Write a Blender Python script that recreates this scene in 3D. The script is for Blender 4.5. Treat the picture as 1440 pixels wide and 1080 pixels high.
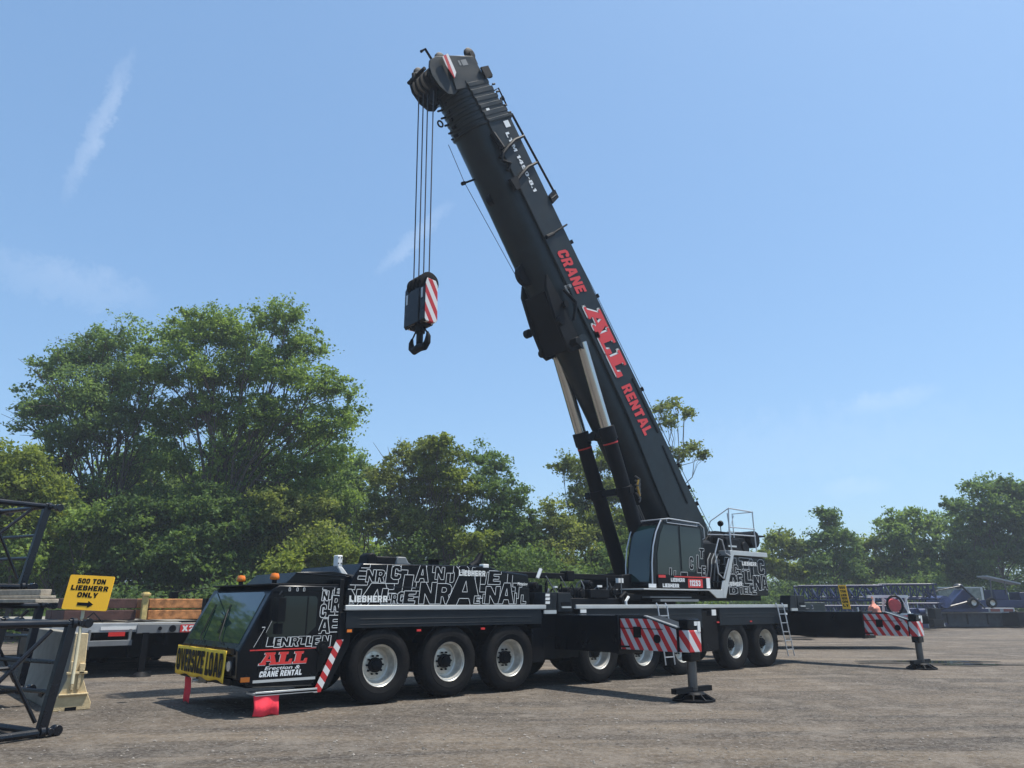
import bpy, math, random
import numpy as np
from mathutils import Vector, Matrix
from mathutils.geometry import tessellate_polygon
R = math.radians
random.seed(7); rng = np.random.default_rng(11)
for o in list(bpy.data.objects): bpy.data.objects.remove(o)
COL = bpy.context.scene.collection

# ------------------------------------------------------------------ camera
# world frame: X along the crane (front axle at 0, rear positive), Y away from the viewer, Z up, metres
CAM = Vector((-8.014, -13.348, 1.858)); YAW = R(49.6258); PIT = R(16.396); FPX = 1047.27
cd = bpy.data.cameras.new('camera'); cam = bpy.data.objects.new('camera', cd); COL.objects.link(cam)
cam.location = CAM; cam.rotation_euler = (math.pi/2 + PIT, 0, YAW - math.pi/2)
cd.sensor_width = 36; cd.lens = FPX/1440*36; cd.clip_end = 3000; cd.clip_start = .1
bpy.context.scene.camera = cam
Fh = Vector((math.cos(YAW), math.sin(YAW), 0)); Rt = Vector((math.sin(YAW), -math.cos(YAW), 0))
Fw = Fh*math.cos(PIT) + Vector((0, 0, math.sin(PIT))); Up = Rt.cross(Fw)
def ray(px, py): return Fw + Rt*((px-720)/FPX) + Up*((540-py)/FPX)
def at(px, py, d):                      # the place seen at a photo position, d metres in front of the viewer
    v = ray(px, py); return CAM + v*(d/v.dot(Fh))
def ground(px, d):
    p = at(px, 848, d); return Vector((p.x, p.y, 0))

# ------------------------------------------------------------------ materials
def mat(name, col, rough=.5, metal=0., var=.0, vscale=3., bump=0., bscale=40., rvar=0., spec=.5, coat=0., alpha_obj=False, dust=0., trans=0.):
    m = bpy.data.materials.new(name); m.use_nodes = True; nt = m.node_tree; N = nt.nodes; L = nt.links
    b = N['Principled BSDF']; b.inputs['Base Color'].default_value = (*col, 1); b.inputs['Roughness'].default_value = rough
    b.inputs['Metallic'].default_value = metal; b.inputs['Specular IOR Level'].default_value = spec; b.inputs['Coat Weight'].default_value = coat
    b.inputs['Coat Roughness'].default_value = .08
    tc = N.new('ShaderNodeTexCoord')
    def noise(s, d=5, r=.6):
        n = N.new('ShaderNodeTexNoise'); n.inputs['Scale'].default_value = s; n.inputs['Detail'].default_value = d; n.inputs['Roughness'].default_value = r
        L.new(tc.outputs['Object'], n.inputs['Vector']); return n
    src = None
    if var:
        n = noise(vscale); mx = N.new('ShaderNodeMix'); mx.data_type = 'RGBA'
        mr = N.new('ShaderNodeMapRange'); mr.inputs[1].default_value = .32; mr.inputs[2].default_value = .68
        L.new(n.outputs['Fac'], mr.inputs[0]); L.new(mr.outputs[0], mx.inputs[0])
        mx.inputs[6].default_value = (*[c*(1-var) for c in col], 1); mx.inputs[7].default_value = (*[min(1, c*(1+var)) for c in col], 1)
        src = mx.outputs[2]
    if dust:
        n = noise(1.7, 8, .7); mr = N.new('ShaderNodeMapRange'); mr.inputs[1].default_value = .5; mr.inputs[2].default_value = .8; mr.inputs[4].default_value = dust
        L.new(n.outputs['Fac'], mr.inputs[0]); mx = N.new('ShaderNodeMix'); mx.data_type = 'RGBA'
        mx.inputs[6].default_value = (*col, 1); mx.inputs[7].default_value = (.22, .19, .15, 1)
        if src: L.new(src, mx.inputs[6])
        L.new(mr.outputs[0], mx.inputs[0]); src = mx.outputs[2]
    if src: L.new(src, b.inputs['Base Color'])
    if rvar:
        n = noise(2.3, 6); mr = N.new('ShaderNodeMapRange'); mr.inputs[1].default_value = .3; mr.inputs[2].default_value = .7
        mr.inputs[3].default_value = max(.02, rough-rvar); mr.inputs[4].default_value = min(1, rough+rvar)
        L.new(n.outputs['Fac'], mr.inputs[0]); L.new(mr.outputs[0], b.inputs['Roughness'])
    if bump:
        n = noise(bscale, 3); bp = N.new('ShaderNodeBump'); bp.inputs['Strength'].default_value = bump; bp.inputs['Distance'].default_value = .02
        L.new(n.outputs['Fac'], bp.inputs['Height']); L.new(bp.outputs[0], b.inputs['Normal'])
    return m
M = {}
M['black'] = mat('black_paint', (.0026, .0036, .0056), .22, rvar=.08, dust=.004, spec=.2)
M['black2'] = mat('matt_black_paint', (.0036, .0044, .006), .55, var=.25, dust=.012, spec=.14)
M['boom'] = mat('boom_paint', (.0085, .0145, .0175), .40, var=.22, rvar=.10, dust=.025, spec=.26)
M['grey'] = mat('dark_grey_paint', (.012, .016, .02), .5, var=.15, dust=.04, spec=.2)
M['midgrey'] = mat('grey_steel', (.16, .17, .175), .5, var=.12, dust=.2)
M['rail'] = mat('aluminium_trim', (.52, .53, .52), .38, metal=.35, var=.06, dust=.15)
M['white'] = mat('white_paint', (.75, .75, .72), .4, var=.05, dust=.06)
M['line'] = mat('white_decal', (.72, .74, .74), .4)
M['red'] = mat('red_paint', (.5, .018, .015), .4, var=.1)
M['redlite'] = mat('red_decal', (.62, .035, .03), .35)
M['fluo'] = mat('pink_red_mesh_fabric', (.80, .035, .06), .8, var=.15, vscale=18)
M['yellow'] = mat('yellow_board', (.95, .50, .012), .5, var=.03)
M['banner'] = mat('yellow_vinyl', (.95, .62, .06), .6, var=.08, vscale=6, spec=.2)
M['ink'] = mat('black_ink', (.0028, .0036, .0052), .5, spec=.12)
M['rubber'] = mat('tyre_rubber', (.0075, .0075, .008), .8, var=.3, vscale=6, dust=.08, spec=.15)
M['rim'] = mat('painted_rim', (.58, .56, .50), .34, metal=.5, var=.15, vscale=9, dust=.3)
M['chrome'] = mat('chromed_rod', (.55, .54, .5), .22, metal=.9, var=.08, vscale=2)
M['steel'] = mat('bare_steel', (.10, .10, .10), .4, metal=.7, var=.2, dust=.2)
M['amber'] = mat('amber_lens', (.8, .2, .02), .15, spec=.6)
M['lens'] = mat('clear_lens', (.5, .5, .5), .08, metal=.6)
M['glass'] = mat('tinted_glass', (.007, .026, .024), .035, spec=.6, coat=.35)
M['glass2'] = mat('dark_side_glass', (.012, .021, .020), .05, spec=.5)
M['tube'] = mat('galvanised_tube', (.5, .52, .54), .35, metal=.4, var=.05)
M['rope'] = mat('wire_rope', (.02, .022, .028), .5)
M['lattice'] = mat('dark_blue_black_paint', (.003, .0042, .008), .3, rvar=.08, dust=.015, spec=.4)
M['blue'] = mat('navy_blue_paint', (.010, .020, .075), .45, var=.35, vscale=1., dust=.06)
M['cream'] = mat('cream_painted_concrete', (.56, .44, .25), .85, var=.2, vscale=4, bump=.4, dust=.35)
M['conc'] = mat('concrete', (.22, .205, .17), .9, var=.15, bump=.3)
M['rust'] = mat('rusty_timber', (.40, .17, .06), .85, var=.6, vscale=5, bump=.5, bscale=15)
M['rustdark'] = mat('dark_red_timber', (.075, .035, .03), .85, var=.4, vscale=4, bump=.4, bscale=15)
M['trailer'] = mat('trailer_grey', (.33, .35, .36), .5, var=.2, vscale=3, dust=.35)
M['wood'] = mat('weathered_wood', (.36, .31, .24), .9, var=.25, vscale=8, bump=.4)
M['pink'] = mat('faded_pink_fabric', (.72, .28, .2), .85, var=.2)
M['bark'] = mat('bark', (.075, .06, .048), .9, var=.35, vscale=2.5, bump=.8, bscale=9)
M['barkpale'] = mat('pale_bark', (.17, .15, .13), .9, var=.3, vscale=2.5, bump=.6, bscale=9)
M['redsteel'] = mat('faded_red_steel', (.22, .055, .04), .6, var=.5, vscale=.6, dust=.3)

def stripes(name, period, ang, axis='Y', c1=(.5, .018, .02), c2=(.62, .6, .6)):
    m = mat(name, c1, .4); nt = m.node_tree; N = nt.nodes; L = nt.links; b = N['Principled BSDF']
    tc = N.new('ShaderNodeTexCoord'); s = N.new('ShaderNodeSeparateXYZ'); L.new(tc.outputs['Object'], s.inputs[0])
    a = N.new('ShaderNodeMath'); a.operation = 'MULTIPLY_ADD'; a.inputs[1].default_value = ang
    L.new(s.outputs['Z'], a.inputs[0])
    if axis == 'XY':
        q = N.new('ShaderNodeMath'); q.operation = 'SUBTRACT'; L.new(s.outputs['X'], q.inputs[0]); L.new(s.outputs['Y'], q.inputs[1]); L.new(q.outputs[0], a.inputs[2])
    else: L.new(s.outputs[axis], a.inputs[2])
    d = N.new('ShaderNodeMath'); d.operation = 'DIVIDE'; d.inputs[1].default_value = period; L.new(a.outputs[0], d.inputs[0])
    f = N.new('ShaderNodeMath'); f.operation = 'FRACT'; L.new(d.outputs[0], f.inputs[0])
    g = N.new('ShaderNodeMath'); g.operation = 'GREATER_THAN'; g.inputs[1].default_value = .5; L.new(f.outputs[0], g.inputs[0])
    mx = N.new('ShaderNodeMix'); mx.data_type = 'RGBA'; mx.inputs[6].default_value = (*c1, 1); mx.inputs[7].default_value = (*c2, 1)
    L.new(g.outputs[0], mx.inputs[0]); L.new(mx.outputs[2], b.inputs['Base Color']); return m
M['stripeY'] = stripes('red_white_chevron_beam', .245, -.62, 'Y', c2=(.5, .49, .5))
M['stripeX'] = stripes('red_white_chevron_side', .30, .6, 'X')
M['stripeB'] = stripes('red_white_chevron_block', .27, .55, 'X', c2=(.7, .68, .66))
M['stripeS'] = stripes('red_white_chevron_post', .34, .8, 'XY', c2=(.6, .6, .6))

# ------------------------------------------------------------------ mesh builder
ORG = {}
class MB:
    def __init__(s): s.v = []; s.f = []; s.mi = []; s.m = 0; s.T = None
    def add(s, vs, fs):
        k = len(s.v)
        if s.T is not None: vs = [s.T @ Vector(v) for v in vs]
        s.v += [tuple(v) for v in vs]; s.f += [tuple(k+i for i in f) for f in fs]; s.mi += [s.m]*len(fs); return s
    def box(s, x0, x1, y0, y1, z0, z1):
        return s.hexa([(x0,y0,z0),(x1,y0,z0),(x1,y1,z0),(x0,y1,z0),(x0,y0,z1),(x1,y0,z1),(x1,y1,z1),(x0,y1,z1)])
    def hexa(s, p): return s.add(p, [(3,2,1,0),(4,5,6,7),(0,1,5,4),(1,2,6,5),(2,3,7,6),(3,0,4,7)])
    def prism(s, poly, y0, y1, axis='Y'):
        n = len(poly); c = {'Y': lambda a, b, t: (a, t, b), 'X': lambda a, b, t: (t, a, b), 'Z': lambda a, b, t: (a, b, t)}[axis]
        vs = [c(a, b, y0) for a, b in poly] + [c(a, b, y1) for a, b in poly]
        return s.add(vs, [tuple(range(n)), tuple(range(2*n-1, n-1, -1))] + [(i, i+n, (i+1) % n+n, (i+1) % n) for i in range(n)])
    def loft(s, rings, caps=True, closed=True):
        n = len(rings[0]); vs = [p for r in rings for p in r]; fs = []
        for k in range(len(rings)-1):
            for i in range(n if closed else n-1):
                j = (i+1) % n; fs.append((k*n+i, k*n+j, (k+1)*n+j, (k+1)*n+i))
        if caps: fs += [tuple(range(n-1, -1, -1)), tuple((len(rings)-1)*n+i for i in range(n))]
        return s.add(vs, fs)
    def cyl(s, p0, p1, r, seg=16, r2=None, caps=True):
        p0 = Vector(p0); p1 = Vector(p1); d = (p1-p0)
        if d.length < 1e-6: return s
        d.normalize(); a = d.orthogonal().normalized(); b = d.cross(a); r2 = r if r2 is None else r2
        rg = lambda c, q: [c + (a*math.cos(t)+b*math.sin(t))*q for t in [2*math.pi*i/seg for i in range(seg)]]
        return s.loft([rg(p0, r), rg(p1, r2)], caps)
    def tube(s, pts, r, seg=8, closed=False):
        pts = [Vector(p) for p in pts]; n = len(pts); rings = []; a = None
        for i, p in enumerate(pts):
            q0 = pts[i-1] if (i or closed) else p; q1 = pts[(i+1) % n] if (i < n-1 or closed) else p
            d = (q1-q0).normalized()
            if a is None: a = d.orthogonal().normalized()
            else: a = (a - d*a.dot(d)); a = a.normalized() if a.length > 1e-5 else d.orthogonal().normalized()
            b = d.cross(a); rr = r[i] if isinstance(r, (list, tuple)) else r
            rings.append([p+(a*math.cos(2*math.pi*k/seg)+b*math.sin(2*math.pi*k/seg))*rr for k in range(seg)])
        if closed: rings.append(rings[0])
        return s.loft(rings, not closed)
    def lathe(s, prof, c, axis='Y', seg=32, sgn=1):
        rings = []
        for r, h in prof:
            rg = []
            for i in range(seg):
                t = 2*math.pi*i/seg; u, w = r*math.cos(t), r*math.sin(t)
                rg.append({'Y': (c[0]+u, c[1]+h*sgn, c[2]+w), 'Z': (c[0]+u, c[1]+w, c[2]+h), 'X': (c[0]+h, c[1]+u, c[2]+w)}[axis])
            rings.append(rg)
        return s.loft(rings, False)
    def ball(s, c, r, seg=16, rings=8, sz=1.):
        return s.lathe([(r*math.sin(math.pi*i/rings)+1e-4, -r*sz*math.cos(math.pi*i/rings)) for i in range(rings+1)], c, 'Z', seg)
    def build(s, name, m, parent=None, bevel=0., smooth=True, o=None, ang=35):
        me = bpy.data.meshes.new(name); off = Vector(o) if o is not None else (ORG[parent.name] if parent is not None else Vector((0, 0, 0)))
        me.from_pydata([tuple(Vector(v)-off) for v in s.v], [], s.f)
        for k in (m if isinstance(m, (list, tuple)) else [m]): me.materials.append(M[k] if isinstance(k, str) else k)
        if len(me.materials) > 1: me.polygons.foreach_set('material_index', s.mi)
        import bmesh
        bm = bmesh.new(); bm.from_mesh(me); bmesh.ops.recalc_face_normals(bm, faces=bm.faces); bm.to_mesh(me); bm.free()
        if smooth: me.shade_smooth(); me.set_sharp_from_angle(angle=R(ang))
        ob = bpy.data.objects.new(name, me); COL.objects.link(ob)
        if parent is not None: ob.parent = parent
        else: ob.location = off
        ORG[ob.name] = off
        if bevel:
            b = ob.modifiers.new('bevel', 'BEVEL'); b.width = bevel; b.segments = 2; b.limit_method = 'ANGLE'; b.angle_limit = R(40)
        return ob
def tag(o, label=None, cat=None, group=None, kind=None):
    if label: o['label'] = label
    if cat: o['category'] = cat
    if group: o['group'] = group
    if kind: o['kind'] = kind
    return o
def thing(name, loc, label, cat, group=None):
    o = bpy.data.objects.new(name, None); COL.objects.link(o); o.location = loc; o.empty_display_size = .3
    ORG[o.name] = Vector(loc); return tag(o, label, cat, group)
def copy_tree(o, parent=None):
    c = o.copy(); COL.objects.link(c); c.parent = parent; ORG[c.name] = ORG[o.name]
    for ch in [x for x in bpy.data.objects if x.parent == o]: copy_tree(ch, c)
    return c

# ------------------------------------------------------------------ lettering
def text2d(txt, off=0., shear=0.):
    cu = bpy.data.curves.new('t', 'FONT'); cu.body = txt; cu.size = 1; cu.offset = off; cu.shear = shear; cu.resolution_u = 3
    ob = bpy.data.objects.new('t', cu); COL.objects.link(ob); bpy.context.view_layer.update()
    me = bpy.data.meshes.new_from_object(ob.evaluated_get(bpy.context.evaluated_depsgraph_get()))
    vs = [(v.co.x, v.co.y) for v in me.vertices]; fs = [tuple(p.vertices) for p in me.polygons]
    bpy.data.objects.remove(ob); bpy.data.curves.remove(cu); bpy.data.meshes.remove(me); return vs, fs
def fit(vs, w, h):
    x0 = min(v[0] for v in vs); x1 = max(v[0] for v in vs); y0 = min(v[1] for v in vs); y1 = max(v[1] for v in vs)
    return [((v[0]-x0)/(x1-x0)*w, (v[1]-y0)/(y1-y0)*h) for v in vs]
def write(mb, txt, org, xd, yd, w, h, off=.02, shear=0., lift=.004):
    """flat letters whose lower left corner is at org, w wide along xd and h tall along yd"""
    xd = Vector(xd).normalized(); yd = Vector(yd).normalized(); n = xd.cross(yd); vs, fs = text2d(txt, off, shear); vs = fit(vs, w, h)
    o = Vector(org)+n*lift; mb.add([o+xd*a+yd*b for a, b in vs], fs)
G = {   # heavy block letters, unit height: outer loop then holes
 'E': [[(0,0),(.72,0),(.72,.25),(.3,.25),(.3,.39),(.62,.39),(.62,.61),(.3,.61),(.3,.75),(.72,.75),(.72,1),(0,1)]],
 'N': [[(0,0),(.27,0),(.27,.48),(.56,0),(.84,0),(.84,1),(.57,1),(.57,.5),(.27,1),(0,1)]],
 'R': [[(0,0),(.28,0),(.28,.36),(.36,.36),(.5,0),(.82,0),(.64,.42),(.76,.53),(.79,.8),(.69,.95),(.5,1),(0,1)], [(.28,.57),(.44,.57),(.51,.63),(.51,.74),(.45,.8),(.28,.8)]],
 'A': [[(0,0),(.28,0),(.34,.2),(.6,.2),(.66,0),(.94,0),(.66,1),(.28,1)], [(.4,.4),(.54,.4),(.47,.74)]],
 'L': [[(0,0),(.72,0),(.72,.27),(.3,.27),(.3,1),(0,1)]],
 'T': [[(.22,0),(.54,0),(.54,.74),(.78,.74),(.78,1),(0,1),(0,.74),(.22,.74)]],
 'C': [[(.2,0),(.6,0),(.76,.14),(.76,.38),(.48,.38),(.48,.25),(.3,.25),(.3,.75),(.48,.75),(.48,.62),(.76,.62),(.76,.86),(.6,1),(.2,1),(0,.84),(0,.16)]],
 'I': [[(0,0),(.3,0),(.3,1),(0,1)]],
 'D': [[(0,0),(.55,0),(.78,.2),(.78,.8),(.55,1),(0,1)], [(.29,.26),(.44,.26),(.5,.34),(.5,.66),(.44,.74),(.29,.74)]],
 'O': [[(.2,0),(.6,0),(.8,.16),(.8,.84),(.6,1),(.2,1),(0,.84),(0,.16)], [(.3,.26),(.5,.26),(.53,.3),(.53,.7),(.5,.74),(.3,.74),(.27,.7),(.27,.3)]],
 'V': [[(.27,0),(.6,0),(.87,1),(.6,1),(.435,.36),(.27,1),(0,1)]],
 'S': [[(.16,0),(.6,0),(.76,.14),(.76,.48),(.62,.61),(.27,.61),(.27,.77),(.48,.77),(.48,.69),(.75,.69),(.75,.87),(.6,1),(.17,1),(.01,.87),(.01,.54),(.16,.40),(.49,.40),(.49,.23),(.27,.23),(.27,.32),(0,.32),(0,.14)]],
 'Z': [[(0,0),(.72,0),(.72,.24),(.33,.24),(.72,.78),(.72,1),(.02,1),(.02,.76),(.38,.76),(0,.22)]],
 'H': [[(0,0),(.29,0),(.29,.38),(.51,.38),(.51,0),(.8,0),(.8,1),(.51,1),(.51,.62),(.29,.62),(.29,1),(0,1)]],
 'B': [[(0,0),(.6,0),(.78,.14),(.78,.42),(.68,.52),(.75,.6),(.75,.86),(.6,1),(0,1)], [(.28,.22),(.47,.22),(.5,.27),(.5,.36),(.47,.41),(.28,.41)], [(.28,.61),(.45,.61),(.48,.65),(.48,.74),(.45,.78),(.28,.78)]],
 'Y': [[(.27,0),(.55,0),(.55,.36),(.84,1),(.54,1),(.42,.64),(.29,1),(-.02,1),(.27,.36)]],
 'M': [[(0,0),(.26,0),(.26,.55),(.42,.1),(.58,.1),(.74,.55),(.74,0),(1,0),(1,1),(.68,1),(.5,.5),(.32,1),(0,1)]],
 'X': [[(0,0),(.3,0),(.42,.28),(.54,0),(.84,0),(.6,.5),(.82,1),(.53,1),(.42,.74),(.31,1),(.02,1),(.24,.5)]],
 '0': [[(.2,0),(.55,0),(.74,.16),(.74,.84),(.55,1),(.2,1),(0,.84),(0,.16)], [(.3,.24),(.45,.24),(.48,.28),(.48,.72),(.45,.76),(.3,.76),(.27,.72),(.27,.28)]],
 '1': [[(.14,0),(.44,0),(.44,1),(.2,1),(0,.82),(0,.64),(.14,.7)]],
 '2': [[(0,0),(.72,0),(.72,.24),(.36,.24),(.7,.55),(.73,.84),(.56,1),(.17,1),(0,.84),(0,.64),(.26,.64),(.28,.78),(.45,.78),(.45,.64),(0,.2)]],
 '3': [[(.17,0),(.56,0),(.73,.14),(.73,.42),(.63,.51),(.72,.6),(.72,.86),(.56,1),(.17,1),(.0,.86),(0,.68),(.26,.68),(.28,.78),(.45,.78),(.45,.61),(.22,.61),(.22,.41),(.46,.41),(.46,.22),(.28,.22),(.26,.33),(0,.33),(0,.14)]],
 '4': [[(.4,0),(.67,0),(.67,.2),(.78,.2),(.78,.42),(.67,.42),(.67,1),(.34,1),(0,.42),(0,.2),(.4,.2)], [(.22,.42),(.4,.42),(.4,.74)]],
 '5': [[(.16,0),(.56,0),(.73,.16),(.73,.54),(.56,.68),(.27,.66),(.28,.77),(.7,.77),(.7,1),(.03,1),(.0,.46),(.26,.42),(.45,.46),(.45,.23),(.27,.23),(.26,.32),(0,.32),(0,.14)]],
 '7': [[(.12,0),(.42,0),(.72,.8),(.72,1),(0,1),(0,.75),(.4,.75)]],
 '8': [[(.18,0),(.56,0),(.74,.14),(.74,.42),(.64,.52),(.72,.62),(.72,.87),(.56,1),(.18,1),(.02,.87),(.02,.62),(.1,.52),(0,.42),(0,.14)], [(.28,.21),(.46,.21),(.46,.41),(.28,.41)], [(.28,.61),(.46,.61),(.46,.79),(.28,.79)]],
 '-': [[(0,.4),(.35,.4),(.35,.6),(0,.6)]], '.': [[(0,0),(.24,0),(.24,.24),(0,.24)]],
 'a': [[(0,0),(.42,0),(.42,.17),(.37,.17),(.41,.3),(.67,.3),(.71,.17),(.64,.17),(.64,0),(1.1,0),(1.1,.17),(1.01,.17),(.8,.84),(.86,.84),(.86,1),(.22,1),(.22,.84),(.33,.84),(.1,.17),(0,.17)], [(.45,.46),(.63,.46),(.55,.8)]],
 'l': [[(0,0),(.92,0),(.92,.42),(.75,.42),(.71,.19),(.48,.19),(.48,.82),(.6,.82),(.6,1),(0,1),(0,.82),(.12,.82),(.12,.19),(0,.19)]],
}
def glyph_fill(mb, g, org, xd, yd, sx, sy, shear=0., lift=.004, grow=0.):
    xd = Vector(xd).normalized(); yd = Vector(yd).normalized(); n = xd.cross(yd)
    loops = [[Vector((a+b*shear, b, 0)) for a, b in lp] for lp in G[g]]
    flat = [p for lp in loops for p in lp]; tr = tessellate_polygon(loops)
    mb.add([Vector(org)+xd*p.x*sx+yd*p.y*sy+n*lift for p in flat], [tuple(t) for t in tr])
def words(mb, txt, org, xd, yd, w, h, shear=0., lift=.004, gap=.12):
    """heavy block lettering fitted into w x h"""
    adv = []; x = 0.
    for ch in txt:
        if ch == ' ': x += .45; adv.append(None); continue
        adv.append(x); x += max(p[0] for lp in G[ch] for p in lp)+gap
    k = w/(x-gap+abs(shear)); xd = Vector(xd).normalized()
    for ch, a in zip(txt, adv):
        if a is not None: glyph_fill(mb, ch, Vector(org)+xd*a*k, xd, yd, k, h, shear/k*k, lift)
def glyph_line(mb, g, org, xd, yd, sx, sy, w=.012, shear=0., lift=.004, clip=None):
    """outline strips of a letter; clip = (w, h) box in xd, yd measured from clip origin"""
    xd = Vector(xd).normalized(); yd = Vector(yd).normalized(); n = xd.cross(yd)
    for lp in G[g]:
        pts = [Vector(((a+b*shear)*sx, b*sy)) for a, b in lp]; k = len(pts)
        for i in range(k):
            a, b = pts[i], pts[(i+1) % k]
            if clip:
                o2, cw, ch = clip; r = clipseg(a+o2, b+o2, cw, ch)
                if r is None: continue
                a, b = r[0]-o2, r[1]-o2
            d = b-a
            if d.length < 1e-5: continue
            d.normalize(); q = Vector((-d.y, d.x))*w/2; e = d*w/2
            mb.add([Vector(org)+xd*p.x+yd*p.y+n*lift for p in (a-e-q, b+e-q, b+e+q, a-e+q)], [(0, 1, 2, 3)])
def clipseg(a, b, w, h):
    t0, t1 = 0., 1.; d = b-a
    for p, q in ((-d.x, a.x), (d.x, w-a.x), (-d.y, a.y), (d.y, h-a.y)):
        if abs(p) < 1e-9:
            if q < 0: return None
            continue
        t = q/p
        if p < 0: t0 = max(t0, t)
        else: t1 = min(t1, t)
        if t0 >= t1: return None
    return a+d*t0, a+d*t1
def clippoly(poly, planes):
    """cut a polygon by half planes a*x + b*y <= c"""
    for pa, pb, pc in planes:
        out = []
        for i in range(len(poly)):
            a, b = poly[i-1], poly[i]; da, db = pc-pa*a[0]-pb*a[1], pc-pa*b[0]-pb*b[1]
            if (da < 0) != (db < 0): t = da/(da-db); out.append((a[0]+(b[0]-a[0])*t, a[1]+(b[1]-a[1])*t))
            if db >= 0: out.append(b)
        poly = out
        if not poly: break
    return poly
def jigsaw(mb, org, xd, yd, w, h, items, lw=.010, shear=.08, step=.0007, shape=None):
    """interlocked letters: each has a dark fill that covers the outlines below it; (letter, x, y, width scale, height)"""
    X = Vector(xd).normalized(); Y = Vector(yd).normalized(); n = X.cross(Y); lift = .003
    shape = shape or [(0, 0), (w, 0), (w, h), (0, h)]
    planes = []
    for i in range(len(shape)):
        a, b = shape[i], shape[(i+1) % len(shape)]; dx, dy = b[0]-a[0], b[1]-a[1]; L_ = math.hypot(dx, dy); pa, pb = dy/L_, -dx/L_; planes.append((pa, pb, pa*a[0]+pb*a[1]))
    def put(q, l):
        q = clippoly(q, planes)
        if len(q) >= 3: mb.add([Vector(org)+X*a+Y*b+n*l for a, b in q], [tuple(range(len(q)))])
    for g, x, y, sx, sy in items:
        loops = [[Vector(((a+b*shear)*sx+x, b*sy+y, 0)) for a, b in lp] for lp in G[g]]
        mb.m = 1
        for t in tessellate_polygon(loops[:1]): put([(loops[0][i].x, loops[0][i].y) for i in t], lift)
        mb.m = 0
        for lp in loops:
            for i in range(len(lp)):
                a, b = lp[i], lp[(i+1) % len(lp)]; d = (b-a).normalized(); q = Vector((-d.y, d.x, 0))*lw/2; e = d*lw/2
                put([(p.x, p.y) for p in (a-e-q, b+e-q, b+e+q, a-e+q)], lift+step*.5)
        lift += step
# ================================================================== THE CRANE
crane = thing('mobile_crane', (6, 1.5, 0), 'long black eight axle mobile crane with its boom raised and red lettering', 'mobile crane')
AX = [0, 1.65, 3.3, 6.17, 7.82, 9.47, 11.95, 13.6]; TR = .70
XP, XM, YP, YM, ZP = (1,0,0), (-1,0,0), (0,1,0), (0,-1,0), (0,0,1)
def part(name, mb, m, parent=crane, **k): return mb.build(name, m, parent, **k)

# ---- wheels: painted rim > tyre, hub
def make_wheel():
    mb = MB(); c = (0, 0, TR)
    mb.lathe([(.372,.03),(.385,.018),(.388,.03),(.378,.05),(.352,.055),(.342,.075),(.338,.14),(.318,.17),(.31,.24),(.285,.262),(.262,.262),(.25,.25),(.21,.243),(.13,.243)], c, 'Y', 48)
    for i in range(10):                                  # the slotted holes of the disc
        t = 2*math.pi*i/10; mb.cyl((.23*math.cos(t), .25, TR+.23*math.sin(t)), (.23*math.cos(t), .236, TR+.23*math.sin(t)), .012, 8)
    for i in range(16):
        t = 2*math.pi*i/16; mb.cyl((.326*math.cos(t), .15, TR+.326*math.sin(t)), (.322*math.cos(t), .17, TR+.322*math.sin(t)), .009, 6)
    w = mb.build('wheel', 'rim', crane, o=(0, 0, 0)); 
    t = MB()
    t.lathe([(.385,.035),(.40,.012),(.43,.004),(.48,-.012),(.505,-.016),(.51,-.010),(.53,-.013),(.60,-.006),(.64,.006),(.672,.028),(.69,.055),(.70,.085),(.70,.32),(.69,.36),(.672,.385),(.60,.42),(.48,.42),(.40,.39),(.385,.36)], c, 'Y', 64)
    for i in range(52):                                  # tread lugs
        a = 2*math.pi*i/52
        for y0, y1, da in ((-.0, .13, 0), (.14, .27, .05), (.28, .41, 0)):
            hw = .026; A = a+da; ca, sa = math.cos(A), math.sin(A); P = lambda r, tt, y: (ca*r - sa*tt, y, TR + sa*r + ca*tt)
            e0 = .035 if y0 <= 0 else 0; e1 = .035 if y1 > .4 else 0
            t.hexa([P(.66-e0*.6, -hw, y0), P(.66-e0*.6, hw, y0), P(.66-e1*.6, hw, y1), P(.66-e1*.6, -hw, y1), P(.712-e0, -hw, y0+.02*(y0<=0)), P(.712-e0, hw, y0+.02*(y0<=0)), P(.712-e1, hw, y1-.02*(y1>.4)), P(.712-e1, -hw, y1-.02*(y1>.4))])
    t.build('tyre', 'rubber', w, o=(0, 0, 0))
    h = MB(); h.lathe([(.001,.03+.07),(.085,.10),(.105,.112),(.11,.15),(.135,.16),(.14,.245),(.2,.247)], c, 'Y', 24)
    for i in range(10):
        a = 2*math.pi*i/10; h.cyl((.172*math.cos(a), .248, TR+.172*math.sin(a)), (.172*math.cos(a), .195, TR+.172*math.sin(a)), .020, 6)
    for i in range(8):
        a = 2*math.pi*i/8; h.cyl((.085*math.cos(a), .11, TR+.085*math.sin(a)), (.085*math.cos(a), .088, TR+.085*math.sin(a)), .011, 6)
    h.build('hub', 'black2', w, o=(0, 0, 0)); return w
wh = make_wheel(); first = True
for i, ax in enumerate(AX):
    for side in (0, 1):
        w = wh if first else copy_tree(wh, crane); first = False
        w.location = Vector((ax, 0 if side == 0 else 3.0, .0)) - ORG[crane.name]
        w.rotation_euler = (0, 0, 0) if side == 0 else (0, 0, math.pi)
# tilt of hub phase differs from wheel to wheel is invisible at this size

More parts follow.
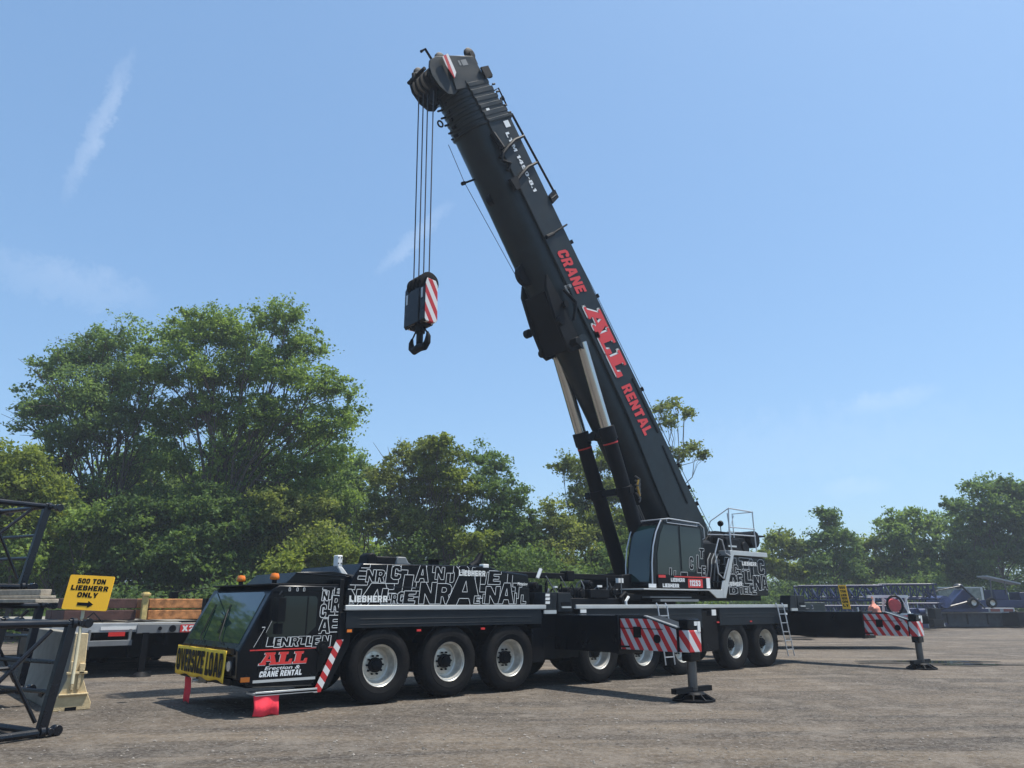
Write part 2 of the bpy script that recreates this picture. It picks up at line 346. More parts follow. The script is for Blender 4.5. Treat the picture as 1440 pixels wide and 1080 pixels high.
# ---- chassis, axles, fenders
c = MB(); c.box(-1.2, 16.6, .95, 2.05, .85, 1.68); c.box(-1.0, 4.3, .5, 2.5, 1.45, 1.70); c.box(5.3, 15.0, .5, 2.5, 1.45, 1.70)
c.box(4.3, 5.9, .06, 2.94, .62, 1.72)
for ax in AX: c.cyl((ax, .35, TR), (ax, 2.65, TR), .13, 12); c.box(ax-.22, ax+.22, 1.1, 1.9, .45, .95)
for x in (1.9, 5.2, 8.6, 10.7): c.box(x-.25, x+.25, .55, .9, .7, 1.3)
part('chassis_frame', c, 'black2', bevel=.01)
c = MB(); c.box(-.86, 4.39, -.02, 2.98, 1.70, 1.735); c.box(5.32, 14.92, -.02, 2.98, 1.70, 1.735); c.box(4.39, 5.32, .1, 2.9, 1.66, 1.72)
c.box(14.92, 17.2, .3, 2.7, 1.60, 1.66); part('deck', c, 'grey')
for x0, x1 in ((-.86, 4.33), (5.32, 14.92)):
    for y in (-.06, 2.98):
        c = MB(); c.box(x0, x1, y, y+.04, 1.735, 1.82); c.box(x0, x1, y+.003, y+.075, 1.725, 1.745); part('deck_rail', c, 'rail', bevel=.006)
def fender(x0, x1, r0, r1, zb=1.40):
    for y in (-.035, 2.985):
        def side(r, xx, s): return [(xx+s*(r*math.sin(t)), zb - r*(1-math.cos(t))) for t in [R(a) for a in (0, 18, 36, 54, 70)]]
        poly = [(x0, 1.722), (x1, 1.722)]
        poly += [(x1, zb), (x0, zb)] if not (r0 or r1) else []
        if r0 or r1: poly += ([(x1, zb-.25), (x1-.16, zb-.12), (x1-.4, zb)] if r1 else [(x1, zb)]) + ([(x0+.4, zb), (x0+.16, zb-.12), (x0, zb-.25)] if r0 else [(x0, zb)])
        c = MB(); c.prism(poly, y, y+.05); c.box(x0+.3, x1-.3, y-.006, y+.004, 1.555, 1.57); c.box(x0+.3, x1-.3, y-.006, y+.004, 1.455, 1.468)
        part('fender', c, 'grey', bevel=.008)
fender(-.82, 4.2, False, False); fender(5.45, 10.35, True, True, 1.42); fender(11.2, 14.4, False, False, 1.24)
for ax in AX:
    for y0, y1 in ((-.01, .40), (2.60, 3.01)):
        c = MB()
        pts = [(ax+.79*math.sin(t), TR+.79*math.cos(t)) for t in [R(a) for a in range(-62, 63, 12)]]
        for a, b in zip(pts, pts[1:]): c.hexa([(a[0],y0,a[1]),(b[0],y0,b[1]),(b[0],y1,b[1]),(a[0],y1,a[1]),(a[0],y0,a[1]+.02),(b[0],y0,b[1]+.02),(b[0],y1,b[1]+.02),(a[0],y1,a[1]+.02)])
        part('mudguard', c, 'ink')
for x in (.83, 2.48, 8.65, 11.1, 12.78):
    c = MB(); c.box(x-.05, x+.05, -.045, -.02, 1.31, 1.35); part('side_marker', c, 'redlite' if x > 0 else 'amber')
c = MB(); c.box(-.83, -.68, -.05, -.02, 1.30, 1.40); o = part('side_marker', c, 'black2'); c = MB(); c.box(-.80, -.70, -.062, -.05, 1.33, 1.38); part('lens', c, 'amber', o)
for x, z, w in ((5.02, 1.30, .14), (5.45, 1.63, .2), (10.78, 1.52, .20), (14.72, 1.50, .1)):
    c = MB(); c.box(x, x+w, -.075, -.055, z, z+w*.62 if w < .2 else z+.16 if x > 6 else z+.08); part('notice_plate', c, 'white')
for bb in ((4.25, 5.4, .02, .5, 1.1, 1.63), (10.4, 11.15, .02, .5, .55, 1.66), (14.35, 15.0, .02, .6, .95, 1.66), (3.95, 4.3, .0, .35, .55, 1.3)): c = MB(); c.box(*bb); part('storage_box', c, 'black', bevel=.02)
for x0 in (4.24, 15.1):       # stepped outrigger control boxes on both sides of the deck
    c = MB(); c.prism([(x0, 1.70), (x0+.12, 2.10), (x0+.48, 2.10), (x0+.44, 1.70)], -.03, .35); c.box(x0+.33, x0+.42, -.034, -.02, 1.70, 2.05)
    o = part('step_box', c, 'grey', bevel=.012); c = MB(); c.box(x0+.03, x0+.42, -.06, -.02, 1.62, 1.70); part('tread', c, 'rail', o)
    if x0 < 10:
        c = MB()
        for k in range(3): c.hexa([(x0+.085+.0*k, -.045, 1.84+k*.085), (x0+.22, -.045, 1.84+k*.085), (x0+.22, -.035, 1.84+k*.085), (x0+.085, -.035, 1.84+k*.085), (x0+.095, -.045, 1.90+k*.085), (x0+.23, -.045, 1.90+k*.085), (x0+.23, -.035, 1.90+k*.085), (x0+.095, -.035, 1.90+k*.085)])
        part('label_plate', c, 'white', o)
    c = MB(); c.prism([(x0+.5, 1.66), (x0+.5, 2.10), (x0+.92, 2.10), (x0+.98, 1.66)], -.035, .35); o = part('step_box', c, 'grey', bevel=.015)
    c = MB(); c.box(x0+.60, x0+.90, -.045, -.03, 1.80, 1.88); part('handle_slot', c, 'ink', o); c = MB(); c.box(x0+.60, x0+.90, -.075, -.035, 1.745, 1.785); part('tread', c, 'rail', o)
# ---- access ladders
def ladder(xt, xb, zt, zb, w=.36, n=6, y=-.12):
    c = MB(); dx = (xb-xt); c.tube([(xt-.0, y+.05, zt), (xt+dx*.0, y, zt-.1), (xb, y, zb)], .018, 6); c.tube([(xt+w, y+.05, zt), (xt+w, y, zt-.1), (xb+w, y, zb)], .018, 6)
    for k in range(n):
        t = (k+.25)/n; x = xt+dx*t; z = zt+(zb-zt)*t; c.box(x, x+w, y-.02, y+.02, z-.012, z+.012)
    part('ladder', c, 'tube')
ladder(14.2, 14.56, 1.86, .27); ladder(8.3, 8.5, 1.86, .3, .38, 6, -.14)

# ---- outriggers
def outrigger(x0, jy, near=True):
    s = 1 if near else -1; Y = lambda y: y if near else 3.0-y
    def bx(c, xa, xb, ya, yb, za, zb): a, b = sorted((Y(ya), Y(yb))); return c.box(xa, xb, a, b, za, zb)
    c = MB(); bx(c, x0, x0+.72, .93, -1.93, .83, 1.60); bx(c, x0-.012, x0+.732, -1.86, -1.95, .81, 1.62); part('outrigger_beam', c, 'black', bevel=.012)
    jj = jy+.14
    c = MB(); pr = [(Y(-1.0), .90), (Y(-1.0), 1.55), (Y(-2.75), 1.55), (Y(jj), 1.36), (Y(jj), .92)]
    c.prism([(a, b) for a, b in pr], x0+.068, x0+.632, 'X'); b = part('outrigger_beam', c, 'black', bevel=.01)
    pq = [(Y(-1.6), .915), (Y(-1.6), 1.54), (Y(-2.74), 1.54), (Y(jj), 1.35), (Y(jj), .915)]
    for xs in (x0+.06, x0+.632): c = MB(); c.prism(pq, xs, xs+.008, 'X'); part('warning_plate', c, 'stripeY', b)
    c = MB(); c.box(x0+.045, x0+.06, *sorted((Y(-2.32), Y(-2.52))), 1.16, 1.38); c.cyl((x0+.03, Y(-2.95), 1.15), (x0+.06, Y(-2.95), 1.15), .085, 16); c.cyl((x0+.045, Y(-1.96), .97), (x0+.06, Y(-2.2), .97), .02, 6)
    c.box(x0+.05, x0+.065, *sorted((Y(-1.96), Y(-3.1))), 1.335, 1.35); part('bracket', c, 'ink', b)
    c = MB(); c.hexa([(x0+.05, Y(-2.62), 1.585), (x0+.17, Y(-2.62), 1.585), (x0+.17, Y(jj-.02), 1.375), (x0+.05, Y(jj-.02), 1.375), (x0+.05, Y(-2.62), 1.61), (x0+.17, Y(-2.62), 1.61), (x0+.17, Y(jj-.02), 1.40), (x0+.05, Y(jj-.02), 1.40)]); part('cover_plate', c, 'midgrey', b); c = MB(); c.hexa([(x0+.18, Y(-2.0), 1.565), (x0+.62, Y(-2.0), 1.565), (x0+.62, Y(jj), 1.37), (x0+.18, Y(jj), 1.37), (x0+.18, Y(-2.6), 1.60), (x0+.62, Y(-2.6), 1.60), (x0+.62, Y(jj), 1.395), (x0+.18, Y(jj), 1.395)]); part('cover_plate', c, 'grey', b)
    xc = x0+.36
    c = MB(); c.box(xc-.20, xc+.20, *sorted((Y(jy+.16), Y(jy-.10))), .91, 1.33); j = part('outrigger_jack', c, 'stripeS', bevel=.015)
    c = MB(); c.box(xc-.19, xc+.19, *sorted((Y(jy+.15), Y(jy-.09))), 1.33, 1.55); part('jack_housing', c, 'black', j, bevel=.02); c = MB(); c.box(xc-.17, xc+.17, *sorted((Y(jy+.14), Y(jy-.08))), .74, .91); part('jack_housing', c, 'black', j, bevel=.02)
    c = MB(); c.box(xc+.10, xc+.19, *sorted((Y(jy-.085), Y(jy-.108))), 1.30, 1.50); c.box(xc-.0, xc+.12, *sorted((Y(jy-.085), Y(jy-.10))), 1.42, 1.50); part('label_plate', c, 'white', j)
    c = MB(); c.cyl((xc, Y(jy+.03), .20), (xc, Y(jy+.03), .76), .095, 20); c.cyl((xc, Y(jy+.03), .16), (xc, Y(jy+.03), .25), .08, 16, .10); part('jack_leg', c, 'steel', j)
    c = MB(); yc = Y(jy+.03)
    c.box(xc-.62, xc+.55, yc-.06, yc+.06, .16, .26); c.cyl((xc, yc, .13), (xc, yc, .17), .24, 24, .2); c.cyl((xc, yc, .0), (xc, yc, .04), .42, 24)
    for k in range(10):
        a = 2*math.pi*k/10; ca, sa = math.cos(a), math.sin(a); P = lambda r, t, z: (xc+ca*r-sa*t, yc+sa*r+ca*t, z)
        c.hexa([P(.05,-.012,.04), P(.41,-.012,.04), P(.41,.012,.04), P(.05,.012,.04), P(.05,-.012,.15), P(.24,-.012,.14), P(.24,.012,.14), P(.05,.012,.15)])
    part('foot_plate', c, 'black2', j)
for x0, jy in ((4.70, -3.57), (15.95, -3.38)): outrigger(x0, jy, True); outrigger(x0, jy, False)

# ---- carrier cab
CX0, CX1 = -2.76, -.95
c = MB()
side = [(-2.62,.46),(-2.80,.60),(-2.82,1.06),(-2.78,1.12),(-2.30,2.10),(-2.18,2.17),(-1.0,2.17),(-.95,2.1),(-.95,1.2),(-1.4,.42)]
c.prism(side, .0, 3.0); cab = part('carrier_cab', c, 'black', bevel=.025)
c = MB(); c.box(-2.34, -.98, .03, 2.97, 2.17, 2.20); part('roof_panel', c, 'black2', cab, bevel=.01)
def panel_on(mb, pts, nrm, t=.012):
    n = Vector(nrm).normalized()*t; k = len(pts); p = [Vector(q) for q in pts]
    mb.loft([p, [q+n for q in p]])
nrm = Vector((-.98, 0, .48)).normalized()
wp = lambda f, y, l=.0: Vector((-2.78+.48*f, y, 1.12+.98*f)) + nrm*l
c = MB(); panel_on(c, [wp(.06, .18), wp(.06, 2.84), wp(.90, 2.80), wp(.95, 2.7), wp(.95, .30), wp(.90, .20)], nrm, .008); ws = part('windscreen', c, 'glass', cab)
c = MB()
for y0, y1 in ((1.9, 2.3), (.9, 1.5)): c.tube([wp(.03, y0, .03), wp(.10, y0+.2, .045), wp(.62, y1, .03)], .010, 5); c.tube([wp(.2, y1-.1, .02), wp(.72, y1+.05, .02)], .009, 4)
part('wiper', c, 'ink', ws)
c = MB(); c.box(-2.835, -2.82, .15, 2.85, 1.00, 1.10); c.box(-2.84, -2.815, .2, 2.8, .50, .60); part('front_grille', c, 'black2', cab)
# door and side windows (near side and far side)
for y, s in ((0, -1), (3.0, 1)):
    yy = lambda a: y + s*a
    c = MB(); d = [(-2.44,1.09),(-2.10,2.06),(-1.36,2.06),(-1.34,.62),(-2.44,.62)]
    pts = [Vector((a, yy(0), b)) for a, b in d]
    for a, b in zip(pts, pts[1:]+pts[:1]):
        dd = (b-a).normalized(); q = Vector((-dd.z, 0, dd.x))*.006; o = Vector((0, s*.003, 0)); c.add([a+q+o, b+q+o, b-q+o, a-q+o], [(0,1,2,3)])
    dr = part('cab_door', c, 'ink', cab)
    c = MB(); pl = [(-2.36,1.34),(-2.30,1.46),(-2.12,1.94),(-2.05,1.98),(-1.46,1.98),(-1.42,1.93),(-1.42,1.45),(-1.60,1.28),(-2.30,1.28)]
    c.prism(pl, *sorted((yy(0), yy(.010)))); part('side_window', c, 'glass2', dr)
    c = MB(); c.box(-1.62, -1.60, *sorted((yy(.01), yy(.014))), 1.29, 1.98); part('window_divider', c, 'ink', dr)
    c = MB(); c.cyl((-1.27, yy(0), 1.08), (-1.27, yy(.05), 1.08), .11, 20); c.cyl((-1.27, yy(.05), 1.08), (-1.27, yy(.07), 1.08), .05, 16); part('filler_cap', c, 'black2', cab, bevel=.005)
    # mirrors on a tubular arm
    c = MB(); c.tube([(-2.12, yy(0), 2.03), (-2.2, yy(.16), 2.06), (-2.3, yy(.30), 2.0), (-2.3, yy(.31), 1.35)], .014, 8); c.box(-2.36, -2.22, *sorted((yy(.22), yy(.44))), 1.55, 1.95); c.box(-2.34, -2.24, *sorted((yy(.24), yy(.42))), 1.34, 1.52)
    part('side_mirror', c, 'black2', cab, bevel=.03)
    c = MB(); c.box(-2.74, -2.58, *sorted((yy(.0), yy(.02))), .56, .64); part('corner_marker', c, 'amber', cab, bevel=.006)
    c = MB(); c.box(-2.5, -1.36, *sorted((yy(-.28), yy(.12))), .34, .375); c.box(-2.5, -1.36, *sorted((yy(.10), yy(.12))), .33, .40); part('cab_step', c, 'rail', cab, bevel=.004)
for y in (.16, 2.44):
    c = MB(); c.box(-2.84, -2.81, y, y+.40, .66, .96); part('headlight', c, 'black2', cab, bevel=.01); 
    c = MB(); c.cyl((-2.835, y+.12, .81), (-2.86, y+.12, .81), .085, 20); c.cyl((-2.835, y+.30, .81), (-2.86, y+.30, .81), .07, 20); part('headlight', c, 'lens', cab)
for y in (2.2, .55):
    c = MB(); c.cyl((-2.05, y, 2.19), (-2.05, y, 2.28), .045, 12); be = part('beacon', c, 'black2', cab); c = MB(); c.lathe([(.075,0),(.085,.02),(.085,.07),(.065,.115),(.001,.125)], (-2.05, y, 2.28), 'Z', 20); part('beacon_lens', c, 'amber', be)
c = MB(); c.tube([(-2.78, 2.95, 2.0), (-3.0, 3.15, 2.08), (-2.4, 3.02, 2.16)], .012, 6); c.box(-3.12, -2.98, 3.05, 3.2, 1.95, 2.08); part('kerb_mirror', c, 'black2', cab, bevel=.03)
c = MB(); c.box(-2.86, -2.83, 1.3, 1.7, .46, .58); part('tow_coupling', c, 'steel', cab)
c = MB(); c.box(-2.845, -2.83, 1.9, 2.2, .50, .57); part('number_plate', c, 'white', cab)
# lettering on the door side
c = MB(); Y0 = -.004
for g, x in (('a', -2.44), ('l', -2.11), ('l', -1.82)):
    w = .31 if g == 'a' else .30; c.m = 0; glyph_fill(c, g, (x-.014, Y0, .812), XP, ZP, w, .21, .12, .001); c.m = 1; glyph_fill(c, g, (x, Y0-.002, .822), XP, ZP, w-.012, .205, .12, .003)
c.m = 1; c.add([(-2.62, Y0, 1.060), (-1.05, Y0, 1.060), (-1.05, Y0, 1.082), (-2.62, Y0, 1.082)], [(0,1,2,3)])
c.m = 2; write(c, 'Erection &', (-2.33, Y0, .735), XP, ZP, .66, .060, .012, .25); words(c, 'CRANE RENTAL', (-2.42, Y0, .625), XP, ZP, .80, .095, .2)
c.m = 3; c.box(-2.52, -1.36, Y0-.004, Y0+.002, .535, .58)
part('lettering', c, ['white', 'redlite', 'line', 'rail'], cab, smooth=False)
c = MB(); jigsaw(c, (-2.5, Y0, 1.085), XP, ZP, 1.5, .2, [('L',.16,.04,.4,.2),('E', .30,.02,.2,.17), ('N',.42,.03,.2,.16), ('R',.6,.03,.2,.16), ('T',.74,.06,.3,.14), ('L',.90,.02,.22,.17), ('E',1.02,.0,.22,.2), ('N',1.22,.0,.2,.2)], .011)
jigsaw(c, (-1.36, Y0, 1.3), XP, ZP, .38, .84, [('L',.06,.30,.34,.54),('T',.0,.62,.40,.24),('N',.02,.60,.16,.18),('E',.16,.04,.34,.30),('C',.0,.30,.16,.24),('R',.22,.40,.22,.30),('A',-.02,.02,.26,.26),('E',.26,.70,.2,.16)], .011)
for a, b in (((-2.56,1.12),(-2.38,1.45)),((-2.38,1.45),(-2.44,1.45)),((-2.36,1.36),(-2.2,1.7))):
    a = Vector((a[0], Y0-.003, a[1])); b = Vector((b[0], Y0-.003, b[1])); q = Vector((0,0,.007)); c.add([a-q, b-q, b+q, a+q], [(0,1,2,3)])
for x in (-2.0, -1.85, -1.72): glyph_line(c, 'I', (x, Y0-.004, 2.07), XP, ZP, .1, .06, .008)
part('line_lettering', c, ['line','ink'], cab, smooth=False)
# striped rear edge of the cab
c = MB(); pts = [(-1.39,.31),(-1.24,.31),(-.84,1.20),(-.98,1.20)]; c.prism(pts, -.018, -.006); part('warning_stripe', c, stripes('red_white_chevron_cab', .27, .9, 'X', c2=(.7,.68,.66)), cab)
c = MB(); c.prism([(-1.3,.35),(-1.1,.35),(-.7,1.1),(-.7,1.7),(-.95,1.7),(-.95,1.2)], .0, .06); c.box(-.95, -.86, .05, 2.95, 1.2, 2.3); part('cab_rear_panel', c, 'black2', bevel=.01)

# ---- engine cover with the outlined letters
c = MB(); cov = [(-.80,1.82),(-.74,2.16),(-.42,2.62),(2.75,2.66),(3.15,2.56),(3.98,2.50),(4.04,1.82)]
c.prism(cov, .16, 2.84); cover = part('engine_cover', c, 'black', bevel=.03)
c = MB(); c.box(-.72, 4.0, .148, .16, 2.165, 2.185); part('seam_trim', c, 'grey', cover)
OY = .16; O = (-.75, OY, 1.82)
items = [('T',3.0,.44,.8,.36),('E',3.5,.44,.5,.30),('L',4.05,.30,.5,.40),('C',2.62,.50,.42,.32),('D',2.3,.34,.5,.48),('T',1.95,.20,.7,.62),('E',.66,.10,.62,.52),
 ('E',.05,.38,.56,.44),('L',.86,.42,.42,.40),('C',.98,.50,.30,.28),('T',1.16,.34,.8,.48),('L',1.24,.16,.76,.44),('A',1.56,.46,.36,.36),('N',2.06,.52,.28,.26),('N',.40,.44,.26,.24),('R',.62,.44,.26,.24),
 ('E',-.10,.02,.35,.36),('N',-.04,.0,.40,.30),('A',.22,-.02,.86,.44),('L',.76,.02,.46,.30),('R',1.0,.02,.20,.20),('C',1.14,.02,.26,.24),('E',1.28,.02,.40,.26),('N',1.66,.02,.50,.44),('R',2.08,.02,.50,.42),
 ('L',3.1,.14,.50,.50),('A',2.36,.0,.98,.68),('E',3.10,.03,.24,.16),('E',3.34,.03,.22,.20),('N',3.40,.02,.50,.38),('A',3.78,.02,.50,.46),('T',4.2,.14,.36,.34),('I',4.26,.02,.22,.24),('L',4.46,.02,.22,.2),('I',.30,.0,.1,.02)]
c = MB(); jigsaw(c, O, XP, ZP, 4.72, .82, items, .011, .09, shape=[(.0,.005),(4.70,.005),(4.71,.66),(3.86,.735),(3.46,.82),(.345,.78),(.03,.33)])
part('line_lettering', c, ['line','ink'], cover, smooth=False)
c = MB(); words(c, 'LIEBHERR', (-.69, OY, 1.875), XP, ZP, .86, .125, 0, .030); words(c, 'LIEBHERR', (1.93, OY, 2.43), XP, ZP, .74, .12, 0, .030); write(c, 'Floating', (3.62, OY, 2.23), XP, ZP, .30, .09, .02, .0, .030)
part('lettering', c, 'white', cover, smooth=False)
# things on and round the cover
c = MB(); c.prism([(-.14,2.6),(-.10,2.82),(-.02,2.86),(.08,2.84),(.1,2.6)], .5, .9); c.box(.1, .62, .55, .95, 2.64, 2.80); part('air_filter', c, 'black2', cover, bevel=.03)
c = MB(); c.prism([(.55,2.64),(.60,2.80),(.80,2.80),(.86,2.70),(.95,2.64)], .5, .9); part('exhaust_cap', c, 'midgrey', cover, bevel=.02)
c = MB(); c.tube([(2.6,.6,2.64),(2.78,.6,2.74),(2.9,.6,2.95)], [.09,.10,.07], 12); part('exhaust_pipe', c, 'black2', cover)
c = MB(); c.box(2.62, 2.78, .15, .3, 2.62, 2.70); part('work_lamp', c, 'white', cover, bevel=.01)
c = MB(); c.box(1.4, 1.75, .4, .8, 2.76, 2.775); c.box(1.5, 1.65, .5, .7, 2.64, 2.76); part('intake_cowl', c, 'black2', cover)
c = MB(); c.box(-.80, -.69, .5, .68, 2.56, 2.78); c.prism([(-.79,2.56),(-.69,2.56),(-.56,2.42),(-.56,2.30),(-.66,2.36)], .5, .56); o = part('boom_rest', c, 'white', bevel=.015)
c = MB()
for z in (2.62, 2.73):
    for x in (-.775, -.715): c.cyl((x, .495, z), (x, .502, z), .014, 8)
part('bolt', c, 'ink', o)
c = MB(); c.prism([(-1.9,2.22),(-1.7,2.42),(-.95,2.45),(-.6,2.40),(-.6,2.22)], .35, 2.3); c.tube([(-1.75,.3,2.40),(-.6,.3,2.36)], .012, 6); part('roof_box', c, 'black', bevel=.015)

# ---- equipment on the open deck between cover and superstructure
c = MB(); c.box(4.1, 4.5, .5, 2.5, 1.72, 2.12); c.box(5.25, 7.35, .35, 2.65, 1.735, 1.98); c.box(6.2, 6.9, .3, 1.3, 1.98, 2.2); c.box(4.6, 5.2, 1.0, 2.4, 1.7, 2.3); part('deck_locker', c, 'black2', bevel=.02)
c = MB(); c.box(3.9, 8.3, .9, 1.05, 2.46, 2.60); c.box(5.9, 6.15, .8, 1.1, 2.40, 2.66); part('transport_bar', c, 'black2', bevel=.015)
c = MB(); c.cyl((4.86,.82,2.45),(4.98,.82,2.68),.045,10); c.box(7.5,7.7,.5,.6,2.38,2.5); part('work_lamp', c, 'white')
for k in range(16):
    c = MB(); x = 4.2+k*.22+rng.uniform(-.1,.1); y = rng.uniform(.4,1.2); z0 = 1.8; zt = rng.uniform(2.15,2.45); dx = rng.uniform(-.35,.5)
    c.tube([(x,y,z0),(x+dx*.2,y-.05,zt-.15),(x+dx*.5,y,zt),(x+dx*.8,y+.1,zt-.1),(x+dx,y+.1,z0)], .022, 6); part('hydraulic_hose', c, 'black2' if k % 3 else 'midgrey')
c = MB()
for a, b in (((4.9,.55,2.5),(5.4,.55,1.9)),((5.35,.5,2.5),(5.85,.5,1.85)),((7.0,.45,2.5),(7.0,.45,1.8)),((7.55,.45,2.5),(7.55,.45,1.8)),((6.75,.45,1.95),(7.1,.45,2.35)),((7.1,.45,2.35),(7.35,.45,1.95)),((6.8,.45,1.95),(7.5,.45,1.95)),((7.05,.45,2.2),(7.4,.45,2.2))): c.tube([a, b], .014, 6)
part('support_strut', c, 'midgrey')
for x, z, r in ((4.45,2.25,.1),(5.6,2.12,.12),(6.35,2.32,.1),(6.0,2.1,.14),(7.2,2.15,.12)):
    c = MB(); c.cyl((x,.42,z),(x,.7,z),r,16); c.cyl((x,.38,z),(x,.42,z),r*.6,12); part('hydraulic_pump', c, 'black2', bevel=.01)
c = MB(); c.cyl((5.2,.36,2.0),(5.2,.30,2.0),.025,8); c.box(5.0,5.1,.35,.4,2.22,2.26); c.box(6.45,6.62,.28,.3,2.25,2.3); part('fitting', c, 'white')
c = MB(); c.tube([(7.45,.3,1.74),(7.35,.3,2.0),(7.5,.3,2.12),(7.6,.3,2.05)], .06, 8); part('cable_loop', c, 'black2'); c = MB(); c.tube([(7.48,.24,1.78),(7.46,.24,1.9),(7.58,.24,2.02)], .04, 6); part('cable_sleeve', c, 'white')

# ---- superstructure
c = MB(); c.cyl((9.3,1.5,1.74),(9.3,1.5,2.0),1.15,40); part('slewing_ring', c, 'black2')
c = MB()
for y0, y1 in ((.80,.95),(2.05,2.2)):
    c.prism([(7.6,2.02),(13.9,2.02),(13.9,2.9),(12.9,4.0),(12.3,4.05),(11.8,3.6),(10.2,2.9),(9.4,2.75),(8.0,2.6)], y0, y1)
c.box(7.4, 14.0, .3, 2.7, 1.93, 2.10); c.box(11.2, 13.9, .95, 2.05, 2.1, 3.0); c.cyl((12.25,.75,3.75),(12.25,2.25,3.75),.16,20)
part('superstructure_frame', c, 'black2', bevel=.015)
c = MB(); c.box(8.6,10.3,.0,.3,1.90,1.96); c.box(8.2, 10.0, .02, .3, 2.0, 2.03); part('slewing_ring_cover', c, 'midgrey')
# operator cab
def cabprof(y): return [(8.36,2.30),(8.40,2.55),(8.44,3.05),(8.60,3.6),(8.86,4.05),(9.0,4.12),(10.72,4.08),(10.82,3.95),(10.86,2.30)]
c = MB(); c.prism(cabprof(0), .08, .98); oc = part('operator_cab', c, 'black', bevel=.03)
fp = [(8.36,2.42),(8.40,2.62),(8.44,3.05),(8.60,3.6),(8.80,3.96)]
c = MB()
c.loft([[Vector((x-.012, y, z)) for x, z in fp] for y in (.16, .90)], caps=False, closed=False); part('front_window', c, 'glass', oc)
c = MB(); c.prism([(8.62,2.62),(8.66,3.2),(8.82,3.7),(9.0,3.98),(9.62,3.98),(9.62,2.62)], .068, .08); part('side_window', c, 'glass2', oc)
c = MB(); c.prism([(9.72,2.72),(9.72,3.98),(10.68,3.96),(10.68,3.2),(10.3,2.72)], .068, .08); part('side_window', c, 'glass2', oc)
c = MB(); e = [(8.40,2.28),(8.42,2.9),(8.50,3.35),(8.66,3.75),(8.9,4.10)]
for y in (.06, 1.0): c.tube([(x-.03, y, z) for x, z in e], .020, 8)
c.tube([(8.87,1.0,4.12),(8.87,.06,4.12),(9.2,.03,4.16),(10.6,.03,4.12),(10.84,.05,4.0),(10.86,.05,3.7),(10.8,.1,3.66)], .018, 8); c.tube([(9.1,.03,4.14),(9.1,.03,4.04),(10.5,.03,4.02),(10.5,.03,4.12)], .012, 6); c.tube([(9.0,.9,4.14),(10.6,.9,4.12)], .018, 8)
part('guard_rail', c, 'tube', oc)
c = MB(); c.box(7.9,11.0,-.02,1.0,2.20,2.235); c.prism([(10.3,2.235),(10.8,2.2),(11.15,2.0),(11.62,2.0),(11.62,2.5),(11.5,2.5),(11.4,2.235)], -.03, .0); part('cab_platform', c, 'rail', bevel=.006)
c = MB(); c.m = 0; c.box(8.6,10.98,.045,.06,2.26,2.56); c.m = 1; c.box(9.3,10.98,.038,.045,2.555,2.585); c.m = 1; c.box(8.62,8.92,.038,.045,2.53,2.60)
c.m = 2; words(c,'LIEBHERR',(9.15,.045,2.43),XP,ZP,.62,.10); c.m = 1; c.box(9.92,10.6,.040,.046,2.28,2.52); c.m = 2; words(c,'11253',(9.98,.036,2.325),XP,ZP,.50,.16)
c.m = 2; words(c,'LIEBHERR',(8.78,.045,2.275),XP,ZP,.72,.10); c.box(10.78,10.95,.035,.045,2.27,2.56); c.box(8.2,8.5,.04,.06,2.26,2.36)
part('sign_strip', c, ['ink','redlite','line','line'], oc, smooth=False); c = MB(); jigsaw(c,(9.1,.066,2.60),XP,ZP,1.8,1.0,[('L',1.3,.1,.3,.5),('C',.95,.18,.25,.36),('E',1.5,.0,.3,.3),('T',1.45,.5,.3,.3),('T',.5,-.35,.4,.45),('I',.0,-.1,.35,.3),('L',.2,-.12,.3,.25)],.010)
part('line_lettering', c, ['line','ink'], oc, smooth=False)
# stair, rear body with outlined letters, platform, railings
c = MB()
for k in range(5):
    z = 2.2+k*.25; x = 11.05+k*.17; c.box(x, x+.42, .0, .42, z, z+.035)
    c.box(x+.02, x+.40, .30, .34, z-.2, z)
c.prism([(10.85,2.05),(11.5,2.05),(12.18,3.35),(12.02,3.4)], .42, .45)
st = part('stair', c, 'grey', bevel=.006)
c = MB(); c.prism([(11.45,2.02),(11.6,2.02),(12.22,3.38),(12.10,3.42),(11.5,2.25)], -.035, .0); part('stair_string', c, 'rail', st)
c = MB(); c.tube([(11.9,-.03,3.15),(11.55,-.03,2.55),(11.3,-.03,2.7),(11.22,-.03,3.3),(11.45,-.03,3.72),(11.62,-.03,3.68),(11.75,-.03,3.3),(12.0,-.03,3.22)], .020, 8); c.tube([(11.3,.4,2.6),(11.8,.4,3.6)], .018, 6); part('handrail', c, 'tube', st)
c = MB(); c.box(11.72,14.0,.02,2.98,2.08,3.24); body = part('counterweight_body', c, 'black', bevel=.03)
c = MB(); jigsaw(c,(11.75,.02,2.1),XP,ZP,2.22,1.12,[('E',.0,.78,.5,.30),('L',.45,.62,.5,.46),('T',.75,.72,.9,.38),('C',1.75,.62,.5,.46),('L',1.3,.42,.66,.64),('A',.0,.62,.3,.22),('R',.12,.56,.28,.26),('C',.42,.56,.32,.32),('T',.86,.52,.5,.24),('L',.96,.34,.6,.38),('A',.04,.24,.66,.36),('E',.56,.26,.4,.34),('E',1.2,.0,.5,.30),('N',1.42,.14,.52,.44),('A',1.86,.16,.4,.42),('D',.10,.02,.56,.20),('I',.66,.02,.36,.2),('E',.82,.02,.34,.22),('L',1.06,.02,.3,.22)],.011,.0)
part('line_lettering', c, ['line','ink'], body, smooth=False)
c = MB(); words(c,'LIEBHERR',(12.62,.02,2.97),XP,ZP,.80,.12,0,.022); words(c,'LIEBHERR',(11.78,.02,2.36),XP,ZP,.76,.11,0,.022); part('lettering', c, 'white', body, smooth=False)
